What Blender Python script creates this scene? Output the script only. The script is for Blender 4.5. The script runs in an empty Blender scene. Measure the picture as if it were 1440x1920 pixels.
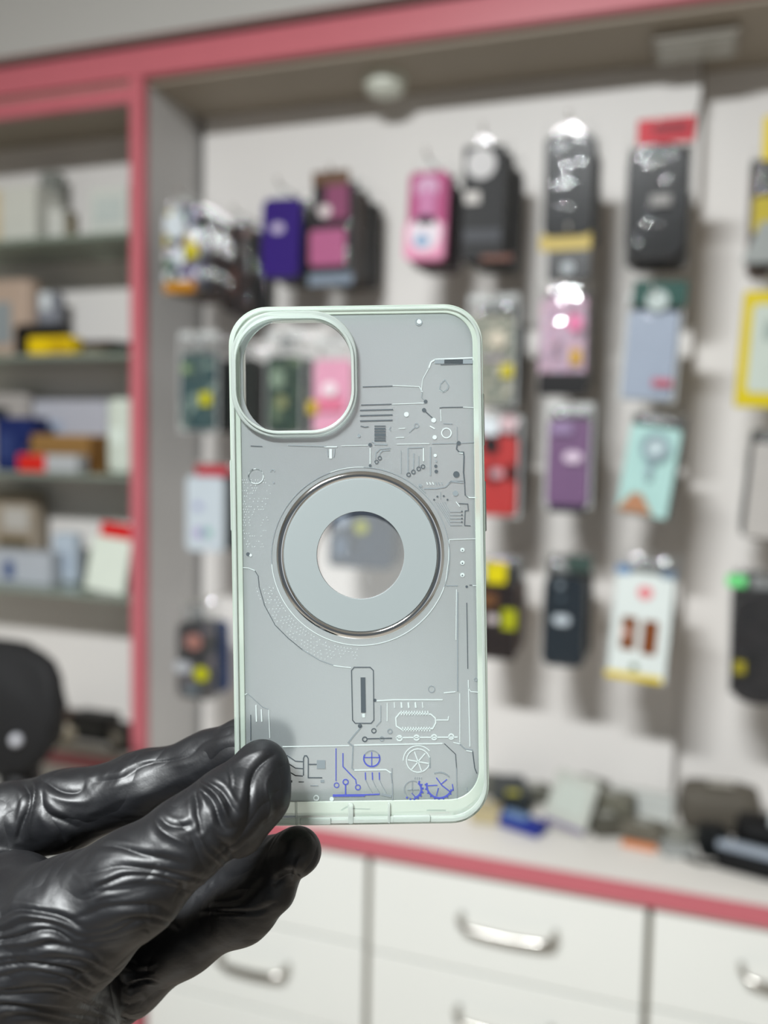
import bpy, bmesh, math, random
import numpy as np
from mathutils import Vector, Matrix, noise as mnoise
random.seed(7)
SC = bpy.context.scene
COL = SC.collection

# ------------------------------------------------------------------ camera
FPX = 1650.0                       # focal length in pixels of the 1440x1920 frame
H = 1.45
yaw, pitch, roll = math.radians(19.1), math.radians(-4.33), math.radians(-1.1)
Fw = Vector((-math.sin(yaw)*math.cos(pitch), math.cos(yaw)*math.cos(pitch), math.sin(pitch)))
R0 = Fw.cross(Vector((0, 0, 1))).normalized()
U0 = R0.cross(Fw).normalized()
# world up leans slightly to the right in the frame
Rt, Up = (R0*math.cos(roll) + U0*math.sin(-roll)), (U0*math.cos(roll) - R0*math.sin(-roll))
CAM = Vector((0, 0, H))
CROT = Matrix((Rt, Up, -Fw)).transposed()
cd = bpy.data.cameras.new('camera'); cam = bpy.data.objects.new('camera', cd); COL.objects.link(cam)
cam.matrix_world = Matrix.Translation(CAM) @ CROT.to_4x4()
cd.sensor_fit = 'VERTICAL'; cd.sensor_height = 36.0; cd.lens = FPX/1920*36.0
cd.clip_start = 0.01; cd.clip_end = 50
CASE_D = 0.257
cd.dof.use_dof = True; cd.dof.focus_distance = CASE_D; cd.dof.aperture_fstop = cd.lens/5.4
cd.dof.aperture_blades = 0
SC.camera = cam

# ------------------------------------------------------------------ world, lights, exposure
W = bpy.data.worlds.new('world'); SC.world = W; W.use_nodes = True
W.node_tree.nodes['Background'].inputs[0].default_value = (0.86, 0.94, 1.0, 1)
W.node_tree.nodes['Background'].inputs[1].default_value = 0.16
SC.view_settings.view_transform = 'Standard'; SC.view_settings.look = 'None'
SC.view_settings.gamma = 1.0; SC.view_settings.use_curve_mapping = False
SC.view_settings.exposure = -0.26
def area(name, loc, target, sx, sy, power, color):
    l = bpy.data.lights.new(name, 'AREA'); l.shape = 'RECTANGLE'; l.size = sx; l.size_y = sy
    l.energy = power; l.color = color
    o = bpy.data.objects.new(name, l); COL.objects.link(o); o.location = loc
    o.rotation_euler = (Vector(target)-Vector(loc)).to_track_quat('-Z', 'Y').to_euler()
    return o
area('ceiling_tube_light', (-0.40, -0.66, 2.46), (-0.40, -0.20, 0.0), 0.50, 0.14, 116, (0.955, 0.99, 1.0))
area('added_fill_light', (1.6, -1.7, 1.5), (-0.4, 1.4, 1.0), 1.2, 1.6, 4, (0.90, 0.95, 1.0))  # added weak fill from behind on the right, no known source there

# ------------------------------------------------------------------ helpers
def ray(u, v):
    return Fw + Rt*((u-720)/FPX) + Up*(-(v-960)/FPX)
def at(u, v, Y):
    r = ray(u, v); return CAM + r*(Y/r.y)
def atd(u, v, d):
    return CAM + ray(u, v)*d
def project(P):          # P: (n,3) numpy -> u, v, depth
    q = P - np.array(CAM)
    d = q @ np.array(Fw)
    return 720 + FPX*(q @ np.array(Rt))/d, 960 - FPX*(q @ np.array(Up))/d, d
def s2l(c):
    c = c/255.0
    return c/12.92 if c <= 0.04045 else ((c+0.055)/1.055)**2.4
def rgb(r, g, b): return (s2l(r), s2l(g), s2l(b), 1.0)
MATS = {}
def mat(name, col, rough=0.5, metal=0.0, vary=0.06, scale=30, bump=0.0, trans=0.0, coat=0.0, spec=0.5, emit=0):
    if name in MATS: return MATS[name]
    m = bpy.data.materials.new(name); m.use_nodes = True
    nt = m.node_tree; b = nt.nodes['Principled BSDF']
    b.inputs['Roughness'].default_value = rough; b.inputs['Metallic'].default_value = metal
    b.inputs['Transmission Weight'].default_value = trans; b.inputs['Coat Weight'].default_value = coat
    b.inputs['Specular IOR Level'].default_value = spec
    tc = nt.nodes.new('ShaderNodeTexCoord'); n = nt.nodes.new('ShaderNodeTexNoise')
    n.inputs['Scale'].default_value = scale; n.inputs['Detail'].default_value = 3
    nt.links.new(tc.outputs['Object'], n.inputs['Vector'])
    mx = nt.nodes.new('ShaderNodeMix'); mx.data_type = 'RGBA'
    c = Vector(col[:3])
    mx.inputs[6].default_value = (*(c*(1-vary)), 1); mx.inputs[7].default_value = (*(c*(1+vary)), 1)
    nt.links.new(n.outputs['Fac'], mx.inputs[0]); nt.links.new(mx.outputs[2], b.inputs['Base Color'])
    if bump:
        bp = nt.nodes.new('ShaderNodeBump'); bp.inputs['Strength'].default_value = bump; bp.inputs['Distance'].default_value = 0.001
        nt.links.new(n.outputs['Fac'], bp.inputs['Height']); nt.links.new(bp.outputs['Normal'], b.inputs['Normal'])
    if emit:
        b.inputs['Emission Color'].default_value = col; b.inputs['Emission Strength'].default_value = emit
    MATS[name] = m; return m
def tone(c): return c*(0.78+0.17*(c/255.0)**2)
def colmat(r, g, b, rough=0.45, **k):
    return mat('paint_%d_%d_%d_%d' % (r, g, b, int(rough*100)), rgb(tone(r), tone(g), tone(b)), rough, spec=0.2, **k)
def pattern(name, cols, scale=60, rough=0.4, kind='noise'):
    if name in MATS: return MATS[name]
    m = bpy.data.materials.new(name); m.use_nodes = True; nt = m.node_tree; b = nt.nodes['Principled BSDF']
    b.inputs['Roughness'].default_value = rough; b.inputs['Specular IOR Level'].default_value = 0.2
    tc = nt.nodes.new('ShaderNodeTexCoord')
    if kind == 'voronoi':
        n = nt.nodes.new('ShaderNodeTexVoronoi'); n.inputs['Scale'].default_value = scale
        out = nt.nodes.new('ShaderNodeSeparateColor'); nt.links.new(n.outputs['Color'], out.inputs[0]); o = out.outputs[0]
    else:
        n = nt.nodes.new('ShaderNodeTexNoise'); n.inputs['Scale'].default_value = scale; n.inputs['Detail'].default_value = 1; o = n.outputs['Fac']
    nt.links.new(tc.outputs['Object'], n.inputs['Vector'])
    r = nt.nodes.new('ShaderNodeValToRGB'); r.color_ramp.interpolation = 'CONSTANT' if kind == 'voronoi' else 'LINEAR'
    k = len(cols); e = r.color_ramp.elements
    lo, hi = (0.0, 0.85) if kind == 'voronoi' else (0.35, 0.65)
    while len(e) < k: e.new(0.5)
    for i, c in enumerate(cols):
        e[i].position = lo + (hi-lo)*i/(k-1); e[i].color = rgb(*[tone(q_) for q_ in c])
    nt.links.new(o, r.inputs[0]); nt.links.new(r.outputs[0], b.inputs['Base Color'])
    MATS[name] = m; return m
def film_mat(name='clear_film', gloss=0.022, haze=0.012, col=(1, 1, 1, 1), rough=0.05):
    if name in MATS: return MATS[name]
    m = bpy.data.materials.new(name); m.use_nodes = True; nt = m.node_tree; nt.nodes.remove(nt.nodes['Principled BSDF'])
    out = nt.nodes['Material Output']
    t = nt.nodes.new('ShaderNodeBsdfTransparent'); t.inputs[0].default_value = col
    g = nt.nodes.new('ShaderNodeBsdfGlossy'); g.inputs['Roughness'].default_value = rough
    d = nt.nodes.new('ShaderNodeBsdfDiffuse'); d.inputs[0].default_value = (0.85, 0.88, 0.88, 1)
    n = nt.nodes.new('ShaderNodeTexNoise'); n.inputs['Scale'].default_value = 45
    tc = nt.nodes.new('ShaderNodeTexCoord'); nt.links.new(tc.outputs['Object'], n.inputs['Vector'])
    bp = nt.nodes.new('ShaderNodeBump'); bp.inputs['Strength'].default_value = 0.6; bp.inputs['Distance'].default_value = 0.005
    nt.links.new(n.outputs['Fac'], bp.inputs['Height']); nt.links.new(bp.outputs['Normal'], g.inputs['Normal'])
    a = nt.nodes.new('ShaderNodeMixShader'); a.inputs[0].default_value = haze
    nt.links.new(t.outputs[0], a.inputs[1]); nt.links.new(d.outputs[0], a.inputs[2])
    b = nt.nodes.new('ShaderNodeMixShader'); b.inputs[0].default_value = gloss
    nt.links.new(a.outputs[0], b.inputs[1]); nt.links.new(g.outputs[0], b.inputs[2])
    nt.links.new(b.outputs[0], out.inputs['Surface'])
    MATS[name] = m; return m

def link_mesh(name, bm, m, parent=None, smooth=False, loc=None):
    me = bpy.data.meshes.new(name)
    bmesh.ops.recalc_face_normals(bm, faces=bm.faces[:])
    bm.to_mesh(me); bm.free()
    for mm in (m if isinstance(m, (list, tuple)) else [m]): me.materials.append(mm)
    if smooth:
        for p in me.polygons: p.use_smooth = True
    o = bpy.data.objects.new(name, me); COL.objects.link(o)
    if parent: o.parent = parent
    if loc is not None: o.location = loc
    return o
def thing(name, label, cat, loc=(0, 0, 0), rot=(0, 0, 0), group=None):
    o = bpy.data.objects.new(name, None); COL.objects.link(o); o.empty_display_size = 0.02
    o.location = loc; o.rotation_euler = rot
    return tag(o, label, cat, group)
def tag(o, label, cat, group=None):
    o['label'] = label; o['category'] = cat
    if group: o['group'] = group
    return o
def struct(name, bm, m):
    o = link_mesh(name, bm, m); o['kind'] = 'structure'; return o
def box(bm, x0, x1, y0, y1, z0, z1, bev=0.0, mi=0):
    g = bmesh.ops.create_cube(bm, size=1.0)
    vs = g['verts']
    for v in vs:
        v.co = Vector(((x0+x1)/2+v.co.x*(x1-x0), (y0+y1)/2+v.co.y*(y1-y0), (z0+z1)/2+v.co.z*(z1-z0)))
    fs = set(f for v in vs for f in v.link_faces)
    if bev:
        es = list(set(e for f in fs for e in f.edges))
        r = bmesh.ops.bevel(bm, geom=es, offset=bev, segments=2, affect='EDGES', profile=0.6)
        fs = set(r['faces']) | set(f for f in fs if f.is_valid)
    for f in fs:
        if f.is_valid: f.material_index = mi
    return bm
def B(*a, bev=0.0):
    bm = bmesh.new(); box(bm, *a, bev=bev); return bm
def rpoly(w, h, r, n=6):
    pts = []
    for cx, cy, a0 in ((w/2-r, h/2-r, 0), (-w/2+r, h/2-r, 90), (-w/2+r, -h/2+r, 180), (w/2-r, -h/2+r, 270)):
        for i in range(n+1):
            a = math.radians(a0+90*i/n); pts.append((cx+r*math.cos(a), cy+r*math.sin(a)))
    return pts
def prism_xz(bm, pts, y0, y1, cx=0, cz=0, bev=0.0, mi=0):
    """outline in x/z, thickness along y (y0 = front)."""
    a = [bm.verts.new((cx+p[0], y0, cz+p[1])) for p in pts]
    b = [bm.verts.new((cx+p[0], y1, cz+p[1])) for p in pts]
    n = len(pts); fa = bm.faces.new(a); fb = bm.faces.new(b[::-1]); fs = [fa, fb]
    for i in range(n): fs.append(bm.faces.new((a[i], b[i], b[(i+1) % n], a[(i+1) % n])))
    if bev:
        es = list(fa.edges)+list(fb.edges)
        r = bmesh.ops.bevel(bm, geom=es, offset=bev, segments=2, affect='EDGES', profile=0.5); fs = [f for f in fs if f.is_valid]+r['faces']
    for f in fs: f.material_index = mi
    return bm
def rbox(w, h, r, y0, y1, cx=0, cz=0, bev=0.0):
    bm = bmesh.new(); prism_xz(bm, rpoly(w, h, min(r, w/2.01, h/2.01)), y0, y1, cx, cz, bev); return bm
def tube(bm, pts, r, n=10, mi=0):
    pts = [Vector(p) for p in pts]; rings = []
    rr = r if isinstance(r, (list, tuple)) else [r]*len(pts)
    for i, p in enumerate(pts):
        t = (pts[min(i+1, len(pts)-1)]-pts[max(i-1, 0)]).normalized()
        a = t.orthogonal().normalized() if i == 0 else (rings[-1][1] - t*rings[-1][1].dot(t)).normalized()
        b = t.cross(a)
        rings.append(([bm.verts.new(p+(a*math.cos(2*math.pi*k/n)+b*math.sin(2*math.pi*k/n))*rr[i]) for k in range(n)], a))
    for i in range(len(rings)-1):
        for k in range(n):
            f = bm.faces.new((rings[i][0][k], rings[i][0][(k+1) % n], rings[i+1][0][(k+1) % n], rings[i+1][0][k])); f.material_index = mi
    for e in (rings[0][0][::-1], rings[-1][0]):
        f = bm.faces.new(e); f.material_index = mi
    return bm
def T(pts, r, n=10):
    bm = bmesh.new(); tube(bm, pts, r, n); return bm
def copy_tree(o, parent=None):
    c = o.copy(); COL.objects.link(c)
    if parent: c.parent = parent
    for ch in list(o.children): copy_tree(ch, c)
    return c

# ------------------------------------------------------------------ the place
YF, YB, YC = 1.38, 1.57, 1.28        # front of the shelving, its back board, the counter's front edge
PINK = mat('pink_laminate_edge', rgb(184, 98, 107), 0.35, vary=0.03)
WHITE = mat('white_laminate', rgb(222, 218, 212), 0.42, vary=0.02, scale=8)
BOARD = mat('white_back_board', rgb(220, 216, 212), 0.5, vary=0.02, scale=5)
GREYB = mat('grey_partition_laminate', rgb(188, 186, 184), 0.5, vary=0.03, scale=6)
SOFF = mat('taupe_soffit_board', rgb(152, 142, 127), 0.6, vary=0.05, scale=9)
CAB = mat('cream_drawer_laminate', rgb(224, 225, 220), 0.4, vary=0.02, scale=6)
DARKGAP = mat('olive_gap_wood', rgb(120, 112, 92), 0.7)
STEEL = mat('brushed_steel', rgb(190, 188, 182), 0.22, metal=1.0)

zb_low = at(700, 84, YF).z               # underside of the pink beam
zb_top = at(700, 24, YF).z
x_post1 = at(269, 800, YF).x; x_post0 = at(246, 800, YF).x
XL, XR = x_post0-1.1, 0.75
z_cnt = at(1000, 1624, YC).z
z_cnt_low = at(1000, 1659, YC).z

bm = bmesh.new(); box(bm, -3.2, 2.6, -3.0, 2.2, -0.1, 0.0)
struct('floor', bm, mat('beige_floor_tiles', rgb(170, 160, 148), 0.3, scale=4))
struct('ceiling', B(-3.2, 2.6, -3.0, 2.2, 2.95, 3.05), mat('white_ceiling', rgb(225, 222, 216), 0.8))
struct('wall_back', B(-3.2, 2.6, YB+0.10, YB+0.20, 0, 2.95), mat('plaster_wall', rgb(205, 198, 190), 0.7))
struct('wall_left', B(-3.3, -3.2, -3.0, 2.2, 0, 2.95), mat('plaster_wall2', rgb(205, 200, 192), 0.7))
struct('wall_right', B(2.6, 2.7, -3.0, 2.2, 0, 2.95), mat('plaster_wall3', rgb(205, 200, 192), 0.7))

# wall display bay (right of the pink post)
bay = thing('display_bay', 'white wall display bay with pink front beam, holding the hanging phone cases', 'display unit', (x_post1, YF, 0))
def bw(name, m, *a, parent=bay, bev=0.0):
    o = link_mesh(name, B(*a, bev=bev), m, parent); o.location = -Vector(parent.location); return o
x_pan = at(1317, 210, YB).x; z_sf = at(272, 152, YF).z
bw('back_board', BOARD, x_post1+0.012, x_pan, YB, YB+0.05, z_cnt, z_sf)
bw('back_board', BOARD, x_pan+0.0, XR, YB+0.052, YB+0.098, z_cnt, z_sf)
z_sf = at(272, 152, YF).z
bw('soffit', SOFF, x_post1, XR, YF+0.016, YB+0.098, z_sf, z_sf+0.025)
bw('side_panel', GREYB, x_post0+0.004, x_post1-0.001, YF+0.016, YB+0.098, z_cnt, z_sf+0.02)
bw('front_post', PINK, x_post0, x_post1, YF-0.002, YF+0.016, z_cnt, zb_low)
struct('trim_1', B(XL, XR, YF-0.004, YF+0.016, zb_low, zb_top, bev=0.002), PINK)
# loft cupboard over the beam
loft = thing('loft_cupboard', 'grey-white loft cupboard front above the long pink beam', 'cupboard', (0, YF, zb_top))
bw('cupboard_front', mat('loft_laminate', rgb(166, 164, 160), 0.5, vary=0.03, scale=4), XL, XR, YF-0.03, YF-0.004, zb_top+0.006, 2.94, parent=loft)

# left bay with glass shelves
lb = thing('shelf_cabinet', 'open white shelf cabinet with pink frame and four glass shelves, left of the post', 'shelf cabinet', (XL, YF, 0))
Z_LG = at(100, 1408, YF).z
z_l0 = at(120, 207, YF).z; z_l1 = at(120, 179, YF).z
bw('top_rail', PINK, XL, x_post0-0.001, YF-0.001, YF+0.016, z_l0, z_l1, parent=lb)
bw('rail_gap', mat('dull_rose_gap', rgb(150, 105, 100), 0.6), XL, x_post0-0.001, YF+0.004, YF+0.018, z_l1, zb_low, parent=lb)
bw('back_board', BOARD, XL, x_post0-0.001, YB, YB+0.05, Z_LG, zb_low, parent=lb)
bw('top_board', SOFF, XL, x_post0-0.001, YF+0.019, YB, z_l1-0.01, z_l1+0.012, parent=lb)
bw('side_panel', GREYB, XL-0.02, XL, YF, YB+0.05, Z_LG, zb_low, parent=lb)
GLS = mat('green_glass_shelf', rgb(170, 182, 168), 0.12, trans=0.55, spec=0.6)
SH = []
for v in (440, 663, 888, 1112):
    zt = at(150, v, YF+0.01).z; SH.append(zt)
    bw('glass_shelf', GLS, XL, x_post0-0.001, YF+0.006, YB-0.002, zt-0.009, zt, parent=lb)
    for xx in (x_post0-0.03,):
        bm = bmesh.new(); tube(bm, [(xx, YB-0.004, zt-0.014), (xx, YB-0.05, zt-0.014)], 0.005, 8)
        s = link_mesh('shelf_bracket', bm, STEEL, lb); s.location = -Vector(lb.location)
z_ledge = at(100, 1408, YF).z
# counter and drawers
ct = thing('worktop', 'white laminate counter top with pink front edge, under the hanging phone cases', 'counter', (x_post0, YC, z_cnt))
x_cl = at(262, 1700, YC).x
bw('top_board', WHITE, x_cl-0.03, XR, YC+0.004, YB+0.045, z_cnt_low+0.002, z_cnt, parent=ct)
bw('front_edge', PINK, x_cl-0.03, XR, YC-0.004, YC+0.004, z_cnt_low, z_cnt-0.0005, parent=ct, bev=0.001)
ct2 = thing('worktop', 'low counter ledge with pink edge under the glass shelves, at the left of the photo', 'counter', (XL, YF, z_cnt))
XLE = min(x_cl-0.032, x_post0-0.001)
bw('top_board', WHITE, XL, XLE, YF+0.004, YB-0.001, z_ledge-0.02, z_ledge, parent=ct2)
bw('front_edge', PINK, XL, XLE, YF-0.006, YF+0.004, z_ledge-0.022, z_ledge-0.0005, parent=ct2)
low = thing('base_cupboard', 'cream base cupboard under the left ledge with a pink corner post', 'cupboard', (XL, YF, 0))
bw('carcass', CAB, XL, x_cl-0.034, YF+0.012, YB, 0.02, z_ledge-0.024, parent=low)
pp = bw('corner_post', PINK, x_cl-0.030, x_cl, YC-0.001, YC+0.03, 0.0, z_cnt_low-0.002, parent=low)
YD = YC+0.012
xs = [x_cl+0.002, at(690, 1700, YD).x, at(1214, 1800, YD).x, XR]
# drawer fronts: rows fixed by what the photo shows at each unit
def zrow(u, v): return at(u, v, YD).z
rows = [[zrow(600, 1755), zrow(484, 1892), 0.10], [zrow(950, 1838), zrow(950, 1838)-0.20, 0.10], [zrow(1300, 1908), 0.30, 0.10]]
handles = [(463, 1818, 0.125, 1), (945, 1755, 0.145, 0), (1500, 1858, 0.145, 0)]
dlabels = ['cream drawer unit right of the pink corner post, half behind the gloved hand',
           'cream drawer unit under the middle of the counter, its top handle fully in view',
           'cream drawer unit at the lower right, right of the second vertical gap']
for i in range(3):
    x0, x1 = xs[i]+0.003, xs[i+1]-0.003
    u = thing('drawer_unit', dlabels[i], 'drawer unit', (x0, YD, 0), group='drawer units under the counter')
    bw('carcass', DARKGAP, x0-0.002, x1+0.002, YD+0.018, YB, 0.0, z_cnt_low-0.002, parent=u)
    tops = [z_cnt_low-0.006]+[r-0.002 for r in rows[i][:-1]]
    for k, (zt, zb) in enumerate(zip(tops, rows[i])):
        d = bw('drawer', CAB, x0+0.002, x1-0.002, YD, YD+0.017, zb+0.002, zt, parent=u, bev=0.0015)
        hu, hv, hw, hrow = handles[i]
        hc = at(hu, hv, YD-0.03); hx = hc.x
        hz = hc.z if k == hrow else ((zt+zb)/2 if zt-zb < 0.3 else zt-0.10)
        if i == 1 and k == 1: hx, hz = at(938, 1935, YD-0.03).x, at(938, 1935, YD-0.03).z
        bm = bmesh.new()
        pts = [(hx-hw/2, YD+0.001, hz+0.004), (hx-hw/2, YD-0.018, hz+0.006), (hx-hw/2+0.006, YD-0.028, hz)]
        pts += [(hx-hw/2+hw*t, YD-0.030, hz-0.004*math.sin(math.pi*t)) for t in (0.15, 0.35, 0.5, 0.65, 0.85)]
        pts += [(hx+hw/2-0.006, YD-0.028, hz), (hx+hw/2, YD-0.018, hz+0.006), (hx+hw/2, YD+0.001, hz+0.004)]
        tube(bm, pts, 0.0052, 10)
        h = link_mesh('handle', bm, STEEL, d, smooth=True)
# ceiling fittings inside the bay
c = at(720, 158, YF+0.09)
c = ray(722, 160); c = CAM + c*((z_sf-H-0.012)/c.z)
dl = thing('downlight', 'small round frosted downlight, switched off, on the bay soffit', 'light', (c.x, c.y, z_sf))
bm = bmesh.new(); bmesh.ops.create_cone(bm, cap_ends=True, segments=28, radius1=0.034, radius2=0.038, depth=0.02)
bmesh.ops.translate(bm, vec=(0, 0, -0.0105), verts=bm.verts[:])
link_mesh('housing', bm, mat('pale_lamp_plastic', rgb(205, 208, 196), 0.4), dl, smooth=False)
bm = bmesh.new(); bmesh.ops.create_uvsphere(bm, u_segments=24, v_segments=12, radius=0.03)
for v in bm.verts: v.co.z = v.co.z*0.35-0.0215
link_mesh('diffuser', bm, mat('frosted_lamp_cover', rgb(220, 224, 212), 0.3), dl, smooth=True)
c = ray(1305, 88); c = CAM + c*((z_sf-H-0.01)/c.z)
vt = thing('panel_light', 'square grey panel light fitting on the bay soffit at the upper right', 'light', (c.x, c.y, z_sf))
link_mesh('frame', B(-0.062, 0.062, -0.045, 0.045, -0.014, -0.001, bev=0.003), mat('grey_fitting_frame', rgb(150, 144, 134), 0.5), vt)
link_mesh('diffuser', B(-0.054, 0.054, -0.037, 0.037, -0.017, -0.0145, bev=0.001), mat('grey_fitting_cover', rgb(168, 166, 156), 0.35), vt)
bm = T([c+Vector((0.01, 0.03, -0.002)), c+Vector((0.012, 0.06, -0.03)), Vector((c.x+0.012, YB-0.006, z_sf-0.06)), Vector((c.x+0.0, YB-0.004, z_sf-0.13))], 0.0022, 8)
tag(link_mesh('cable', bm, mat('dark_cable', rgb(80, 72, 60), 0.5)), 'thin dark cable running from the panel light down the back board', 'cable')

# ------------------------------------------------------------------ hanging packs
FILM = film_mat('clear_film'); FILM2 = film_mat('milky_film', gloss=0.028, haze=0.035)
def pouch_bm(w, h, depth, seed, zc=0.0, puff=0.004):
    bm = bmesh.new(); nx, nz = 12, 20; rnd = Vector((seed*3.1, seed*1.7, seed))
    G = {}
    for s in (0, 1):
        for i in range(nx+1):
            for j in range(nz+1):
                x = -w/2+w*i/nx; z = -h/2+h*j/nz
                e = min(i, nx-i, 2)/2.0 * min(j, nz-j, 1)
                nn = mnoise.noise(Vector((x*40, z*28, s*5))+rnd)*0.0022 + mnoise.noise(Vector((x*90, z*60, s*7))+rnd)*0.0007
                if s == 0: y = -e*(puff)+min(0.0, nn)*e*1.3 - (1-e)*0 + (1-e)*depth/2
                else: y = depth*0.5+e*(depth*0.5+puff*0.4)
                G[s, i, j] = bm.verts.new((x, y, z+zc))
    for s in (0, 1):
        for i in range(nx):
            for j in range(nz):
                q = (G[s, i, j], G[s, i+1, j], G[s, i+1, j+1], G[s, i, j+1]); bm.faces.new(q)
    return bm
def case_bm(w, h, y0, y1, cam_bump=True):
    bm = bmesh.new(); r = min(w, h)*0.16
    prism_xz(bm, rpoly(w, h, r), y0, y1, 0, 0, bev=0.0015)
    return bm
hook_m = STEEL
NPACK = 0
def pack(name, cat, desc, box_px, Y, body, kind='case', pouch=True, behind=0, behind_col=(38, 38, 40), decor=(), header=None,
         tilt=0.0, thick=0.011, head_px=30, gap=0.018, hook=True, film=None, radius=None, yawz=0.0, hookdesc=None, lean=0.0):
    """hanging pack; box_px is its body as seen in the photograph, Y the distance of its front."""
    global NPACK; NPACK += 1
    u0, v0, u1, v1 = box_px
    uc, vc = (u0+u1)/2, (v0+v1)/2
    c = at(uc, vc, Y); w = (at(u1, vc, Y)-at(u0, vc, Y)).x; h = at(uc, v0, Y).z-at(uc, v1, Y).z
    hp = h*head_px/(v1-v0)
    t = thing(name, desc, cat, (c.x, Y, c.z), (lean, tilt, yawz))
    if kind == 'case':
        ob = link_mesh('phone_cover', case_bm(w, h, 0.0, thick), body, t)
        cw = w*0.46
        bm = rbox(cw, cw, cw*0.28, -0.0016, 0.001, -w*0.20, h/2-cw*0.62, bev=0.0004)
        link_mesh('camera_surround', bm, body, ob)
    else:
        rr = radius if radius is not None else 0.003
        ob = link_mesh('card_box' if kind == 'card' else 'bag', rbox(w, h, rr, 0.0, thick, bev=0.001), body, t)
    fy = -0.0009 if kind != 'case' else -0.0018
    if pouch:
        link_mesh('pouch', pouch_bm(w*1.16, h*1.06+hp, thick, NPACK, zc=hp/2), film or FILM, t, smooth=True)
        fy = -0.0075
        if film is FILM2:
            pw, ph = w*1.16, h*1.06+hp; bm = bmesh.new(); yy = thick*0.5-0.0008
            for (x0, x1, z0, z1) in ((-pw/2, -pw/2+0.0035, -ph/2, ph/2), (pw/2-0.0035, pw/2, -ph/2, ph/2), (-pw/2+0.0035, pw/2-0.0035, -ph/2, -ph/2+0.004), (-pw/2+0.0035, pw/2-0.0035, ph/2-0.012, ph/2)):
                box(bm, x0, x1, yy, yy+0.0006, z0+hp/2, z1+hp/2)
            link_mesh('seal_edge', bm, film_mat('seal_film', 0.02, 0.34), t)
    if header:
        hb, hc = header
        a = at(hb[0], hb[1], Y); b = at(hb[2], hb[3], Y)
        link_mesh('header_card', rbox(b.x-a.x, a.z-b.z, 0.002, fy-0.0008, fy+0.0006, (a.x+b.x)/2-c.x, (a.z+b.z)/2-c.z), colmat(*hc), t)
    for d in decor:
        nm, sh, a0, b0, a1, b1, colr = d[:7]
        a = at(a0, b0, Y); b = at(a1, b1, Y); ww, hh = b.x-a.x, a.z-b.z
        fyy = fy - (d[7] if len(d) > 7 else 0)*0.0006
        pts = rpoly(ww, hh, min(ww, hh)*(0.499 if sh == 'c' else 0.12)) if sh != 't' else [(-ww/2, -hh/2), (ww/2, -hh/2), (ww*0.12, hh/2), (-ww*0.12, hh/2)]
        if sh == 'o':
            bm = bmesh.new(); n = 28
            o_ = [bm.verts.new((math.cos(6.2832*k/n)*ww/2, 0, math.sin(6.2832*k/n)*hh/2)) for k in range(n)]
            i_ = [bm.verts.new((math.cos(6.2832*k/n)*ww*0.36, 0, math.sin(6.2832*k/n)*hh*0.36)) for k in range(n)]
            for k in range(n): bm.faces.new((o_[k], o_[(k+1) % n], i_[(k+1) % n], i_[k]))
            bmesh.ops.translate(bm, vec=((a.x+b.x)/2-c.x, fyy, (a.z+b.z)/2-c.z), verts=bm.verts[:])
        else:
            bm = bmesh.new(); prism_xz(bm, pts, fyy-0.0003, fyy+0.0004, (a.x+b.x)/2-c.x, (a.z+b.z)/2-c.z)
        m = colr if not isinstance(colr, tuple) else colmat(*colr)
        link_mesh(nm, bm, m, t)
    hz = h/2+hp*0.75
    link_mesh('hang_tab', rbox(min(w*0.5, 0.03), hp*0.6, 0.004, thick*0.4, thick*0.4+0.0006, 0, h/2+hp*0.55), film_mat('tab_film', 0.03, 0.14), t)
    if hook:
        hd = hookdesc or desc
        x, z = c.x, c.z+hz
        bm = T([(x, YB+(0.0 if x < x_pan else 0.052), z+0.006), (x, YB-0.01, z+0.006), (x, Y+0.01, z+0.004), (x, Y-0.012, z+0.006), (x, Y-0.016, z+0.016)], 0.0021, 8)
        tag(link_mesh('display_hook', bm, hook_m, smooth=True), 'steel wire hook holding the ' + hd.split(' hang')[0], 'hook')
    if behind:
        ref = REFS.pop(0); g = 'stack behind the ' + ref
        lab = 'first phone pack behind the front ' + ref
        bt = thing('phone_case_pack', lab, cat, (c.x, Y, c.z), (0, tilt, 0), group=g)
        q = link_mesh('phone_cover', case_bm(w*0.97, h*0.98, 0.0, 0.010), colmat(*behind_col), bt)
        link_mesh('pouch', pouch_bm(w*1.14, h*1.04+hp, 0.010, NPACK+50, zc=hp/2, puff=0.001), FILM, bt, smooth=True)
        for k in range(behind):
            o = bt if k == 0 else copy_tree(bt)
            o.location = (c.x+random.uniform(-0.004, 0.004), Y+thick+0.004+lean*h*0.62+gap*k, c.z+random.uniform(-0.006, 0.003))
            o.rotation_euler = (0, tilt+random.uniform(-0.03, 0.03), random.uniform(-0.03, 0.03))
            o['label'] = ('first', 'second', 'third', 'fourth', 'fifth', 'sixth', 'seventh', 'eighth')[k] + ' pack back in the stack of the ' + ref
            if k % 3 != 1:
                cv = [c_ for c_ in o.children if c_.name.startswith('phone_cover')][0]
                f_ = random.uniform(0.6, 1.7); sh_ = random.choice([(1, 1, 1), (1.25, 1.0, 0.85), (0.85, 1.0, 1.1), (1.3, 1.2, 1.2)])
                cv.material_slots[0].link = 'OBJECT'
                cv.material_slots[0].material = colmat(*[int(min(230, behind_col[q_]*f_*sh_[q_])) for q_ in range(3)])
    return t

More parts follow.
